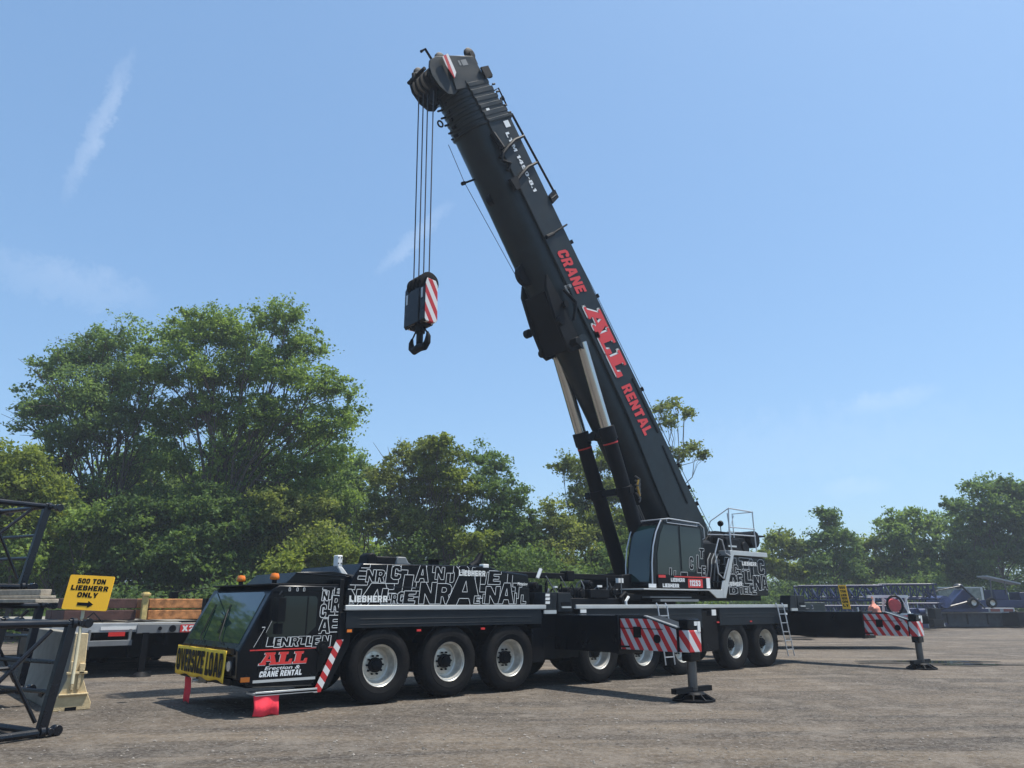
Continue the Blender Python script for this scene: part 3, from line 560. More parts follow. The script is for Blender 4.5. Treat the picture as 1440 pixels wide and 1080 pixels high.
c = MB(); c.box(12.0,14.05,-.03,.7,3.26,3.40); part('platform', c, 'rail', bevel=.01)
c = MB(); c.prism([(12.2,3.4),(12.3,3.86),(13.6,3.86),(13.9,3.6),(13.9,3.4)], .5, 2.6); c.box(12.5,13.2,.4,.5,3.5,3.8); c.cyl((13.6,.45,3.6),(13.6,1.0,3.6),.16,16); part('engine_housing', c, 'black2', bevel=.02)
c = MB(); c.box(12.55,13.0,.38,.40,3.55,3.6); part('trim', c, 'rail')
c = MB()
for x, t in ((12.12,0),(13.5,0)): c.tube([(x,0,3.42),(x-.04,0,4.0),(x+.02 if x < 13 else x-.05,0,4.68)], .020, 8)
c.tube([(12.14,0,4.68),(13.45,0,4.66)], .020, 8); c.tube([(12.1,0,4.1),(13.5,0,4.12)], .018, 8); c.tube([(12.14,0,4.68),(11.85,.5,4.3),(11.8,.6,3.9),(12.1,.0,3.86)], .018, 8); c.tube([(12.1,0,3.88),(13.5,.0,3.9)], .016, 8)
c.tube([(13.45,0,4.66),(13.45,.75,4.66),(13.45,.75,3.9)], .018, 8); c.tube([(13.1,.7,4.66),(13.2,.7,3.9)], .018, 8); c.tube([(13.2,.7,4.2),(13.45,.7,4.6)], .014, 6)
for y in (1.2, 2.0): c.tube([(13.7,y,3.6),(13.8,y,4.15),(15.6,y,4.2)], .016, 6)
part('guard_rail', c, 'tube')
c = MB(); c.cyl((12.35,.5,4.25),(12.42,.5,4.28),.09,14); c.cyl((12.38,.5,3.9),(12.38,.5,4.2),.015,6); part('work_lamp', c, 'black2')
c = MB(); c.box(12.8,15.7,1.0,2.2,4.05,4.10); c.box(13.2,14.9,.9,2.3,3.8,4.05); c.cyl((14.6,.7,3.9),(14.6,2.3,3.9),.28,20); part('hoist_winch', c, 'black2', bevel=.01)
c = MB(); c.cyl((10.95,.5,3.5),(11.6,.5,3.5),.2,16); c.box(11.0,11.9,.3,.9,2.9,3.6); c.box(11.0,11.7,.2,.8,2.2,2.9); part('oil_tank', c, 'black2', bevel=.02)
for k in range(7):
    c = MB(); x = 10.95+k*.1; c.tube([(x,.22,2.3),(x+.05,.12,2.8+.05*k),(x+.2,.2,3.1),(x+.5,.3,3.3)], .02, 6); part('hydraulic_hose', c, 'black2' if k % 2 else 'midgrey')

# ---- boom
EL = R(54.06); BU = Vector((-math.cos(EL),0,math.sin(EL))); BN = Vector((math.sin(EL),0,math.cos(EL))); B0 = Vector((12.24,1.5,4.1))
def B(s, y, n): return B0 + BU*s + BN*n + Vector((0, y, 0))
def ring(s, k=1., cn=-.98, nt=0., hw=.65, side=-1.02, bot=-1.62, gap=0.):
    """boom cross section: flat plates above, rounded belly below"""
    pts = [(hw, nt-.03), (hw-.03, nt), (-hw+.03, nt), (-hw, nt-.03), (-hw, side+.02), (-hw+.055, side)]
    for a in range(15, 180, 15):
        t = R(a); pts.append((-(hw-.055)*math.cos(t)*(1+.04*math.sin(2*t)**2), side+(bot-side)*math.sin(t)**.9))
    pts += [(hw-.055, side), (hw, side+.02)]; return [B(s, y*k, cn+(n-cn)*k) for y, n in pts]
c = MB(); c.loft([ring(-.35, .96, side=-1.45, bot=-1.62), ring(.0, 1., side=-1.5, bot=-1.76), ring(2.2, 1., side=-1.38, bot=-1.86), ring(4.6, 1., side=-1.12, bot=-1.86), ring(7., 1., bot=-1.84), ring(10., 1., bot=-1.76), ring(11.7, 1., bot=-1.68), ring(14.02, 1., bot=-1.60)])
boom = part('base_boom', c, 'boom', ang=28)
c = MB()
for s0, s1 in ((.3, 13.8),):
    for y in (-.656, .656):
        c.loft([[B(s0,y,-1.50),B(s0,y*1.01,-1.50),B(s0,y*1.01,-1.47),B(s0,y,-1.47)],[B(2.2,y,-1.40),B(2.2,y*1.01,-1.40),B(2.2,y*1.01,-1.37),B(2.2,y,-1.37)],[B(4.6,y,-1.12),B(4.6,y*1.01,-1.12),B(4.6,y*1.01,-1.09),B(4.6,y,-1.09)],[B(7,y,-1.03),B(7,y*1.01,-1.03),B(7,y*1.01,-1.0),B(7,y,-1.0)],[B(13.8,y,-1.03),B(13.8,y*1.01,-1.03),B(13.8,y*1.01,-1.0),B(13.8,y,-1.0)]])
part('weld_seam', c, 'ink', boom)
c = MB()
for a, b in (((1.2,-.42),(3.2,-.30)),((3.6,-.22),(5.5,-.22))):
    c.loft([[B(a[0],-.655,a[1]),B(a[0],-.672,a[1]),B(a[0],-.672,a[1]+.06),B(a[0],-.655,a[1]+.06)],[B(b[0],-.655,b[1]),B(b[0],-.672,b[1]),B(b[0],-.672,b[1]+.06),B(b[0],-.655,b[1]+.06)]])
part('side_strip', c, 'ink', boom)
# lettering, reads from the head towards the foot
BX = -BU
def bo(s, n, l=.012): return B(s, -.65-l, n)
c = MB(); words(c, 'CRANE', bo(9.95,-.80), BX, BN, 1.45, .46, .25); words(c, 'RENTAL', bo(5.50,-.84), BX, BN, 1.75, .44, .25)
part('red_lettering', c, 'redlite', boom, smooth=False)
c = MB()
for g, s in (('a', 8.14), ('l', 7.32), ('l', 6.56)):
    w = .92 if g == 'a' else .84
    c.m = 0; glyph_fill(c, g, bo(s+.05,-.86), BX, BN, w, .68, .12, .0); glyph_line(c, g, bo(s+.04,-.84,.016), BX, BN, w, .66, .045, .12, .0)
    c.m = 1; glyph_fill(c, g, bo(s,-.82,.022), BX, BN, w, .66, .12, .0)
part('logo_lettering', c, ['white','redlite'], boom, smooth=False)
c = MB(); words(c, 'LTM 1450-8.1', bo(13.62,-.56), BX, BN, 1.85, .15); c.add([B(13.95,-.664,-.42),B(13.75,-.664,-.42),B(13.75,-.664,-.20),B(13.95,-.664,-.20)],[(0,1,2,3)]); part('white_lettering', c, 'line', boom, smooth=False)
# telescopic sections with their collars
ks = [(14.02,14.20,1.035),(14.20,14.44,.99),(14.44,14.66,.96),(14.66,14.88,.93),(14.88,15.12,.90),(15.12,15.34,.87)]
for i, (a, b, k) in enumerate(ks):
    c = MB(); c.loft([ring(a, k), ring(a+.03, k*1.035), ring(b-.09, k*1.035), ring(b-.07, k*.975), ring(b+.01, k*.975)]); col = part('telescopic_section', c, 'boom', boom, ang=28)
for i, (a, b, k) in enumerate(ks):
    c = MB()
    c.cyl(B(b-.1, -.0, -1.62*k-.02), B(b-.1, .0, -1.72*k-.03), .05, 8); c.cyl(B(b-.05, -.62*k, .0), B(b-.05, -.62*k, .10), .03, 8); c.cyl(B(a+.08, .25, -1.55*k-.05), B(a+.08, .25, -1.72), .03, 6); part('locking_pin', c, 'black2', boom)
c = MB(); 
for s in (14.30, 14.42): c.add([B(s,-.655,-.86),B(s-.07,-.655,-.86),B(s-.07,-.655,-.72),B(s,-.655,-.72)],[(0,1,2,3)])
part('label_plate', c, 'white', boom)
# eyelets under the collars
for s, n in ((15.25,-1.75),(14.62,-1.80)):
    c = MB(); c.tube([B(s+.09*math.cos(t),.3,n-.09*math.sin(t)) for t in [2*math.pi*k/12 for k in range(12)]], .026, 6, closed=True); part('lifting_eye', c, 'black2', boom)
# guy bar and brackets on the upper side
c = MB(); c.tube([B(14.1,-.60,.16),B(11.45,-.66,.30)], .035, 8); c.tube([B(14.1,-.6,.16),B(14.0,-.6,.0)], .04, 8); c.tube([B(11.45,-.66,.30),B(11.40,-.66,.0)], .05, 6)
part('guy_bar', c, 'black2', boom)
c = MB(); c.loft([[B(11.5,-.70,-.02),B(11.5,-.56,-.02),B(11.25,-.56,-.02),B(11.25,-.70,-.02)],[B(11.6,-.70,.34),B(11.6,-.56,.34),B(11.35,-.56,.34),B(11.35,-.70,.34)]])
part('bracket', c, 'black2', boom)
for s in (13.35, 12.50):
    c = MB(); c.tube([B(s-.35,-.67,-1.25),B(s-.15,-.72,-.8),B(s-.02,-.73,-.4),B(s+.02,-.70,.10)], [.05,.06,.05,.04], 8); part('bracket', c, 'black2', boom)
c = MB(); c.tube([B(12.6,-.67,-1.2),B(12.75,-.72,-1.0),B(12.9,-.70,-1.25),B(13.1,-.7,-1.1)], .05, 8); c.loft([[B(12.35,-.65,-1.35),B(12.35,-.76,-1.35),B(12.35,-.76,-1.0),B(12.35,-.65,-1.0)],[B(12.0,-.65,-1.3),B(12.0,-.76,-1.3),B(12.0,-.76,-1.1),B(12.0,-.65,-1.1)]]); c.cyl(B(13.7,-.64,-1.05),B(13.2,-.74,-1.05),.09,10); part('hose_bracket', c, 'black2', boom)
c = MB(); c.cyl(B(10.45,-.66,-.78),B(10.52,-.70,.12),.028,8); c.cyl(B(10.45,-.69,-.95),B(10.45,-.69,-.62),.06,8); part('bracket', c, 'black2', boom)
for s in (14.6, 10.0, 8.2, 5.0, 2.3, 1.5, .9): 
    c = MB(); c.cyl(B(s,-.6,.0),B(s,-.6,.13),.03,8); c.cyl(B(s-.06,-.6,.1),B(s+.06,-.6,.1),.045,8); part('rope_guide', c, 'black2', boom)
c = MB(); c.tube([B(14.9,-.5,.0),B(14.95,-.5,.24),B(14.4,-.5,.24),B(14.4,-.5,.12),B(14.55,-.5,.06)], .024, 6); part('roller_frame', c, 'black2', boom)
c = MB()
for y in (-.55, -.45): c.tube([B(10.1,y,.05),B(8.2,y,.13),B(.3,y,.22),B(-.8,y,.3)], .010, 5)
part('hoist_cable', c, 'rope', boom)
c = MB()
for y in (.3,): c.tube([B(14.0,y,-1.88),B(12.85,y,-1.98),B(9.75,.02,-2.07)], .009, 5)
part('hoist_cable', c, 'rope', boom)
c = MB(); c.tube([B(12.85,.3,-1.55),B(12.85,.3,-2.05)], .03, 8); c.cyl(B(12.85,.3,-1.97),B(12.85,.3,-2.09),.055,8); part('cable_guide', c, 'black2', boom)
for s, n, q in ((9.75,-1.74,.33),(12.1,-1.55,.2)): c = MB(); c.cyl(B(s,-.08,n),B(s,.08,n),q,24); part('deflection_roller', c, 'black2', boom)
# bracket that carries the luffing cylinders
c = MB()
for y in (-.56, .46):
    c.add(*(lambda poly: ([B(s,y,n) for s,n in poly]+[B(s,y+.10,n) for s,n in poly], [tuple(range(len(poly))), tuple(range(2*len(poly)-1,len(poly)-1,-1))]+[(i,i+len(poly),(i+1)%len(poly)+len(poly),(i+1)%len(poly)) for i in range(len(poly))]))([(9.5,-1.5),(9.2,-1.76),(8.3,-1.98),(7.4,-2.08),(7.2,-1.98),(7.15,-1.5),(8.4,-1.4)]))
c.cyl(B(7.42,-.80,-1.80),B(7.42,.80,-1.80),.12,20); c.loft([[B(9.1,-.4,-1.6),B(9.1,.4,-1.6),B(9.1,.4,-1.80),B(9.1,-.4,-1.80)],[B(7.3,-.5,-1.7),B(7.3,.5,-1.7),B(7.3,.5,-2.05),B(7.3,-.5,-2.05)]])
part('cylinder_bracket', c, 'black2', boom, bevel=.015)
for y in (-.78, .62):
    c = MB(); c.cyl(B(8.15,y+.1,-1.9),B(8.15,y+.26,-1.9),.13,16); c.cyl(B(8.5,y+.08,-1.45),B(8.5,y+.2,-1.45),.10,16); c.tube([B(8.9,y,-1.4),B(8.4,y-.05,-1.2),B(8.0,y-.02,-1.6)], .05, 8); part('bracket', c, 'black2', boom)
c = MB(); c.cyl(B(8.9,-.72,-1.15),B(8.9,-.86,-1.15),.06,10); c.add([B(8.98,-.78,-1.30),B(8.72,-.78,-1.30),B(8.72,-.78,-1.22),B(8.98,-.78,-1.22)],[(0,1,2,3)]); part('work_lamp', c, 'midgrey', boom)
# boom head
head = MB()
hp = [(15.25,-1.15),(15.95,-1.05),(16.08,-1.15),(16.12,-1.3),(16.15,-1.45),(16.18,-1.6),(16.1,-1.9),(15.95,-2.02),(15.7,-2.08),(15.35,-2.0),(15.1,-1.82),(15.05,-1.6)]
for y0, y1 in ((-.50,-.45),(.45,.50)): head.add([B(s,y0,n) for s,n in hp]+[B(s,y1,n) for s,n in hp], [tuple(range(12)), tuple(range(23,11,-1))]+[(i,i+12,(i+1)%12+12,(i+1)%12) for i in range(12)])
hp2 = [(15.15,-.14),(15.98,-.22),(16.12,-1.15),(15.7,-1.35),(15.15,-1.5)]
head.add([B(s,-.54,n) for s,n in hp2]+[B(s,.54,n) for s,n in hp2], [tuple(range(5)), tuple(range(9,4,-1))]+[(i,i+5,(i+1)%5+5,(i+1)%5) for i in range(5)])
hd = part('boom_head', head, 'boom', bevel=.01)
for i, y in enumerate((-.4,-.2,0,.2,.4)):
    c = MB(); ctr = Vector(B(15.68,y,-1.82))
    c.lathe([(.05,-.05),(.27,-.05),(.30,-.045),(.27,-.015),(.27,.015),(.30,.045),(.27,.05),(.05,.05)], tuple(ctr), 'Y', 28); part('sheave', c, 'black2', hd)
for s, n, y in ((16.08,-.22,-.45),(16.08,-.22,.45),(16.12,-1.35,-.38),(16.12,-1.6,.36)):
    c = MB(); c.lathe([(.03,-.04),(.17,-.04),(.19,-.03),(.16,0),(.19,.03),(.17,.04),(.03,.04)], tuple(B(s,y,n)), 'Y', 20); c.cyl(B(s,y-.07,n),B(s,y+.07,n),.05,10); part('top_roller', c, 'black2', hd)
    c = MB(); c.loft([[B(s-.35,y+d,n-.08) for d in (-.08,-.06)]+[B(s-.35,y+d,n+.06) for d in (-.06,-.08)],[B(s+.05,y+d,n-.05) for d in (-.08,-.06)]+[B(s+.05,y+d,n+.08) for d in (-.06,-.08)]]); part('roller_bracket', c, 'black2', hd)
c = MB(); pp = [(16.15,-1.22),(16.1,-1.48),(15.85,-1.5),(15.45,-1.42),(15.6,-1.25)]
c.add([B(s,-.60,n) for s,n in pp]+[B(s,-.575,n) for s,n in pp],[tuple(range(5)),tuple(range(9,4,-1))]+[(i,i+5,(i+1)%5+5,(i+1)%5) for i in range(5)]); part('warning_plate', c, 'stripeB', hd)
c = MB(); c.add([B(15.93,-.546,-.8),B(15.76,-.546,-.8),B(15.76,-.546,-.58),B(15.93,-.546,-.58)],[(0,1,2,3)]); c.add([B(15.93,-.546,-.92),B(15.78,-.546,-.92),B(15.78,-.546,-.85),B(15.93,-.546,-.85)],[(0,1,2,3)]); part('label_plate', c, 'midgrey', hd)
c = MB(); c.cyl(B(15.95,-.40,-2.12),B(15.95,.40,-2.12),.05,10); c.tube([B(16.0,0,-2.0),B(16.0,0,-2.2),B(15.85,0,-2.28)], .06, 8); c.tube([B(16.2,-.3,-1.6),B(16.5,-.3,-1.65),B(16.45,-.3,-1.85)], .04, 6); c.tube([B(15.6,-.5,.0),B(15.45,-.5,.2),B(15.3,-.5,.16)], .05, 6); part('bracket', c, 'black2', hd)
c = MB(); c.loft([[B(15.6,-.62,-.2),B(15.6,-.56,-.2),B(15.25,-.56,-.2),B(15.25,-.62,-.2)],[B(15.6,-.62,.12),B(15.6,-.56,.12),B(15.3,-.56,.12),B(15.3,-.62,.12)]]); part('bracket', c, 'black2', hd)
c = MB(); c.tube([(1.62,1.35,15.6),(1.62,1.35,15.1)], .10, 10); c.ball((1.62,1.35,15.1), .10, 10, 6); part('rope_socket', c, 'black2', hd)
# luffing cylinders
for y in (.98, 2.02):
    top = Vector((6.82, y, 9.15)); bot = Vector((9.45, y, 2.42)); d = (bot-top).normalized(); Ls = (bot-top).length
    c = MB(); c.cyl(top+d*2.62, bot, .215, 28); c.cyl(top+d*2.55, top+d*2.95, .245, 28); c.cyl(top+d*4.35, top+d*4.6, .25, 24); cy = part('luffing_cylinder', c, 'black2', bevel=.01)
    c = MB(); c.cyl(top, top+d*2.6, .165, 28); part('piston_rod', c, 'chrome', cy)
    c = MB(); c.cyl(top+d*3.02, top+d*3.06, .222, 28); part('red_band', c, 'red', cy)
    c = MB(); side = Vector((.28,0,.10)) if y < 1.5 else Vector((.26,0,.1)); c.tube([top+side*.85, top+d*2.6+side*.85, bot+side*.9], .022, 6)
    if y < 1.5: c.tube([top+d*2.8+side+Vector((0,-.05,0)), top+d*4.3+side*1.25, bot+side*1.05], .028, 6)
    part('hydraulic_pipe', c, 'black2', cy)
    if y < 1.5:
        for q in (0, .09):
            c = MB(); c.tube([top+d*5.0+side*1.1+Vector((q,0,0)), top+d*5.6+side*1.3+Vector((q*1.2,-.02,0)), top+d*6.2+side*1.5+Vector((q*2,0,0))], .03, 6); part('hydraulic_pipe', c, 'steel', cy)
    c = MB(); c.cyl(top+Vector((0,-.13,0)), top+Vector((0,.13,0)), .23, 20); part('cylinder_eye', c, 'boom', cy)
for k, h in ((2.75,.10),(4.48,.09)):
    d = (Vector((9.45,1,2.42))-Vector((6.82,1,9.15))).normalized(); p = Vector((6.82,0,9.15))+d*k
    c = MB(); c.box(p.x-.09, p.x+.09, .8 if k < 4 else .7, 2.2 if k < 4 else 2.5, p.z-h, p.z+h)
    if k < 4: c.cyl((p.x-.12,1.5,p.z),(p.x+.12,1.5,p.z),.13,12)
    part('cross_tie', c, 'black2', bevel=.01)
c = MB(); p = Vector((6.82,.72,9.15))+d*4.3
for k in range(5): c.tube([p+Vector((.25,0,.25-k*.12)), p+Vector((.42,-.03,.18-k*.14)), p+Vector((.35,-.03,-.1-k*.1))], .03, 6)
part('valve_block', c, 'steel'); c = MB(); c.cyl(p+Vector((.3,-.03,-.05)), p+Vector((.38,-.03,-.32)), .035, 8); c.cyl(p+Vector((.36,-.03,.15)), p+Vector((.3,-.03,.0)), .03, 8); part('hose_coupling', c, mat('brass_fitting', (.4,.24,.04), .4, metal=.6))
# hoist ropes
hk = Vector((1.55, 1.45, 0))
tops = [(1.44,1.78,15.5),(1.46,1.58,15.4),(1.50,1.42,15.3),(1.54,1.20,15.3)]; bots = [(1.52,1.78,9.75),(1.54,1.58,9.8),(1.54,1.36,9.85),(1.56,1.14,9.8)]
for t, b in zip(tops, bots): c = MB(); c.tube([t, b], .017, 6); part('hoist_rope', c, 'rope')

# ---- hook block, hangs from the ropes
hb = thing('hook_block', (1.55, 1.45, 7.95), 'black and striped hook block hanging from the crane ropes against the sky', 'crane hook')
c = MB(); c.prism([(-.22,8.5),(.22,8.5),(.24,8.9),(.20,9.75),(-.20,9.75),(-.24,8.9)], 1.2, 1.68); 
c.v = [(x+1.55, y, z) for x, y, z in c.v]; c.build('housing', 'black', hb, bevel=.02)
for y in (1.0, 1.68):
    c = MB(); c.prism([(1.38,8.55),(1.42,8.50),(1.70,8.50),(1.76,8.57),(1.74,9.50),(1.68,9.62),(1.42,9.64),(1.38,9.5)], y, y+.20); ch = c.build('cheek_weight', ['stripeB'], hb, bevel=.01)
    c = MB(); c.prism([(1.345,8.54),(1.40,8.48),(1.425,8.49),(1.375,8.56),(1.375,9.5),(1.425,9.66),(1.40,9.67),(1.345,9.52)], y-.003, y+.203); c.build('cover_plate', 'black', ch)
    c = MB(); c.box(1.335, 1.345, y+.06, y+.13, 9.12, 9.38); c.build('label_plate', 'rail', ch)
for y in (1.12, 1.30, 1.50, 1.68):
    c = MB(); c.lathe([(.05,-.045),(.24,-.045),(.27,-.04),(.24,-.012),(.24,.012),(.27,.04),(.24,.045),(.05,.045)], (1.55, y, 9.58), 'Y', 24); c.build('sheave', 'black2', hb)
c = MB(); c.cyl((1.55,1.45,8.52),(1.55,1.45,8.32),.13,16); c.cyl((1.55,1.45,8.5),(1.55,1.45,7.95),.085,14); c.box(1.44,1.66,1.12,1.76,8.46,8.56)
def hookpts(s): return [(1.55, 1.45+s*a, b) for a, b in ((0,8.34),(.10,8.28),(.21,8.20),(.285,8.08),(.26,7.97),(.17,7.90),(0,7.90))]
c.build('hook_shank', 'black2', hb, bevel=.01)
c = MB(); c.tube([(1.55,1.79,8.26),(1.55,1.83,8.14),(1.55,1.80,8.0),(1.55,1.68,7.90),(1.55,1.45,7.95),(1.55,1.22,7.90),(1.55,1.10,8.0),(1.55,1.07,8.14),(1.55,1.11,8.26)], [.03,.065,.085,.09,.11,.09,.085,.065,.03], 12)
c.tube([(1.55,1.50,8.50),(1.55,1.64,8.40),(1.55,1.79,8.24)], .022, 6); c.tube([(1.55,1.40,8.50),(1.55,1.26,8.40),(1.55,1.11,8.24)], .022, 6)
c.build('hook', 'black2', hb)

# ---- banner and flags hung on the crane
c = MB(); n = 40
rows = []
for j in range(9):
    row = []
    for i in range(n+1):
        y = 3.02-(2.62)*i/n; z = 1.06-.52*j/8 - .02*math.sin(i*.5)*(j/8); x = -2.875 - .009*math.sin(i*.45+j*.3)
        row.append((x, y, z))
    rows.append(row)
vs = [p for r in rows for p in r]; fs = [(j*(n+1)+i, j*(n+1)+i+1, (j+1)*(n+1)+i+1, (j+1)*(n+1)+i) for j in range(8) for i in range(n)]
c.add(vs, fs); ban = thing('oversize_load_banner', (-2.875, 1.7, .55), 'yellow vinyl banner reading OVERSIZE LOAD hung under the crane windscreen', 'banner')
o = c.build('sheet', 'banner', ban); sm = o.modifiers.new('solid', 'SOLIDIFY'); sm.thickness = .004
c = MB(); tmp = MB(); words(tmp, 'OVERSIZE LOAD', (-2.875, 2.94, .605), YM, ZP, 2.44, .40, 0, 0)
tv = [(-2.875 - .009*math.sin((3.02-y)/2.62*n*.45+(1.06-z)/.52*8*.3) - .016, y, z) for x, y, z in tmp.v]
c.add(tv, tmp.f); c.build('lettering', 'ink', ban, smooth=False)
c = MB()
for y in (2.98, 2.35, 1.5, 1.0, .44): c.tube([(-2.87, y, 1.05), (-2.84, y, 1.12)], .008, 5)
c.build('tie_cord', 'ink', ban)
def flag(name, x0, x1, y0, y1, z0, z1, label, seed):
    c = MB(); n, m = 14, 10; vs = []
    for j in range(m+1):
        for i in range(n+1):
            u, v = i/n, j/m; pinch = 1-.06*math.sin(v*3)
            vs.append((x0+(x1-x0)*(.5+(u-.5)*pinch), y0+(y1-y0)*u + .035*math.sin(u*7+seed+v*2)*(v**.5) + .02*math.sin(v*6+seed), z1-(z1-z0)*v+.012*math.sin(u*9+seed)*v))
    c.add(vs, [(j*(n+1)+i, j*(n+1)+i+1, (j+1)*(n+1)+i+1, (j+1)*(n+1)+i) for j in range(m) for i in range(n)])
    o = c.build(name, 'fluo', None, o=((x0+x1)/2, (y0+y1)/2, z0)); sm = o.modifiers.new('solid', 'SOLIDIFY'); sm.thickness = .004
    return tag(o, label, 'flag', 'red warning flags')
flag('warning_flag', -2.52, -2.05, -.13, -.11, .01, .34, 'bright red mesh flag under the cab step beside the front wheel', 1.)
flag('warning_flag', -2.72, -2.72, 2.85, 2.50, .02, .48, 'dull red flag hanging under the far end of the front bumper', 2.4)
# ================================================================== THE YARD
# ---- boom lattice sections stacked on the left
def lattice(name, org, dirx, length, h, w, label, nb=5, rc=.055, rb=.032, m='lattice', end_x=0., parent=None, group='lattice boom sections', slant=.25):
    """four chords running along dirx from org (right hand end), bracing between them"""
    d = Vector(dirx).normalized(); q = Vector((d.y, -d.x, 0)); z = Vector((0,0,1)); o = Vector(org)
    t = thing(name, o, label, 'crane section', group) if label else parent
    P = lambda a, b, c: o + d*a + q*b + z*c
    c = MB()
    for b in (0, w):
        c.tube([P(0,b,rc), P(length,b,rc)], rc, 10); c.tube([P(slant,b,h-rc), P(length,b,h-rc)], rc, 10)
    c.build('chord', m, t)
    c = MB()
    for b in (0, w):
        c.hexa([P(-.04,b-.05,.0), P(.09,b-.05,.0), P(.09,b+.05,.0), P(-.04,b+.05,.0), P(slant-.04,b-.05,h), P(slant+.10,b-.05,h), P(slant+.10,b+.05,h), P(slant-.04,b+.05,h)])
        for zz, s in ((rc, 0), (h-rc, slant)): c.cyl(P(s-.20,b,zz), P(s,b,zz), .045, 10); c.cyl(P(s-.20,b-.06,zz), P(s-.20,b+.06,zz), .075, 14); c.cyl(P(s-.08,b-.09,zz), P(s-.08,b+.09,zz), .05, 12); c.cyl(P(s-.02,b,zz), P(s+.05,b,zz), .085, 12)
    for zz, s in ((rc, 0), (h-rc, slant)): c.tube([P(s+.02,0,zz), P(s+.02,w,zz)], .05, 8)
    c.build('end_frame', m, t, bevel=.008)
    c = MB(); L = length/nb
    for k in range(nb):
        a0, a1 = k*L, (k+1)*L; am = (a0+a1)/2
        for b in (0, w):
            c.tube([P(a0+.1,b,h-.15) if k%2==0 else P(a0,b,.15), P(a1,b,.15) if k%2==0 else P(a1,b,h-.15)], rb, 7)
            if k == 0: c.tube([P(.62,b,h*.62), P(.12,b,.2)], rb*.9, 7); c.tube([P(.62,b,h*.60), P(L+.4,b,h*.58)], rb*.9, 7)
            c.tube([P(a1,b,.1), P(a1,b,h-.1)], rb*.9, 7)
        for zz in (rc, h-rc): c.tube([P(a0 if k%2 else a1,0,zz), P(a1 if k%2 else a0,w,zz)], rb, 7); c.tube([P(a1,0,zz), P(a1,w,zz)], rb*.8, 7)
        c.tube([P(a1,0,.15), P(a1,w,h-.15)], rb*.8, 7)
    for zz in (.36*h, .62*h): c.tube([P(slant*.5,0,zz), P(slant*.5+.05,w,zz)], rb, 7)
    c.build('bracing', m, t); return t
ld = Vector((-.97, -.24, 0)).normalized()
def sh(px, py, z):      # world point at a photo position and height
    v = ray(px, py); k = (z-CAM.z)/v.z; return CAM+v*k
p1 = at(62, 1010, 11.7); p1.z = .02
lattice('lattice_section', p1, (-.94, -.34, 0), 6.5, 1.60, 1.9, 'black lattice section lying on the ground in front of the cream barrier', slant=-.22)
p2 = at(30, 835, 15.4)
lattice('lattice_section', (p2.x, p2.y, 2.12), (-.94, -.34, 0), 7.5, 1.72, 1.9, 'black lattice section raised above the others at the left edge', slant=-.25)
p3 = at(45, 870, 15.0)
lattice('lattice_section', (p3.x, p3.y, .25), (-.94, -.34, 0), 7.5, 1.62, 1.9, 'black lattice section underneath the raised one, behind the wood plank', slant=-.15)
p = at(36, 846, 14.6); c = MB(); c.T = Matrix.Translation((p.x, p.y, 0)) @ Matrix.Rotation(R(20), 4, 'Z'); c.box(-.32,.10,-.9,.9,1.86,1.93); c.box(-.25,.04,-.9,.9,1.935,1.99); c.box(-.2,.0,-.8,.8,1.995,2.10)
tag(c.build('wood_plank', 'wood', None, o=(p.x,p.y,1.86), bevel=.01), 'grey weathered wood planks laid between two black lattice sections', 'plank')

# ---- cream barrier with a leaning sign
bx, by = -4.66, 2.86
b = thing('concrete_barrier', (bx, by, 0), 'tall cream painted concrete barrier behind the black lattice section', 'barrier')
prof = [(-.31,0),(.31,0),(.31,.12),(.22,.30),(.135,.52),(.10,1.32),(-.10,1.32),(-.135,.52),(-.22,.30),(-.31,.12)]
c = MB(); c.loft([[Vector((bx+x, by+t, z)) for x, z in prof] for t in (0.06, 3.9)]); c.build('body', 'conc', b, bevel=.015)  # side toned greyer than the end: dirt, plus its shade put into the colour
c = MB(); c.loft([[Vector((bx+x*1.0, by+t, z)) for x, z in prof] for t in (0, .058)]); c.build('painted_end', 'cream', b, bevel=.012)
c = MB(); c.box(bx-.07,bx-.02,by-.035,by,.35,.62); c.box(bx+.03,bx+.08,by-.035,by,.35,.62); c.box(bx-.17,bx+.17,by-.05,by,.615,.66); c.box(bx-.12,bx-.04,by-.05,by,.66,.84); c.box(bx+.03,bx+.12,by-.05,by,.62,.80); c.box(bx-.24,bx+.24,by-.04,by,.26,.29); c.build('end_fitting', 'cream', b, bevel=.008)
c = MB(); c.box(bx-.30,bx-.20,by+1.1,by+1.5,.14,.24); c.box(bx-.10, bx+.08, by-.01, by+.2, 0, .06); c.build('lifting_slot', 'ink', b)
s0 = at(101, 962, 12.15); s0.z = max(.0, s0.z); s1 = at(117, 862, 12.36); s2 = at(127, 815, 12.45)
sg = thing('arrow_sign', s0, 'yellow board on a leaning pole reading 500 TON LIEBHERR ONLY with an arrow', 'sign')
c = MB(); c.cyl(s0, s1+(s1-s0)*.3+Vector((0,.03,0)), .026, 10); c.build('pole', mat('pale_pole', (.5,.46,.32), .6, var=.1), sg)
cc = at(124.5, 833.5, 12.38); ang = R(-6.0); xr = (Rt*math.cos(ang)*1.0 + Vector((0,0,1))*math.sin(ang)*.25).normalized()
xr = (Rt + Vector((0,0,-.05))).normalized(); yr = (Vector((0,0,1)) + Rt*.0 + Fh*.22).normalized(); nr = xr.cross(yr).normalized()
W, H = .72, .545
def sp(a, b, l=0.): return cc + xr*a + yr*b + nr*l
def rnd(w, h, r): 
    out = []
    for sx, sy, a0 in ((1,1,0),(-1,1,90),(-1,-1,180),(1,-1,270)):
        for a in (0,30,60,90): t = R(a0+a); out.append((sx*(w/2-r)+r*math.cos(t), sy*(h/2-r)+r*math.sin(t)))
    return out
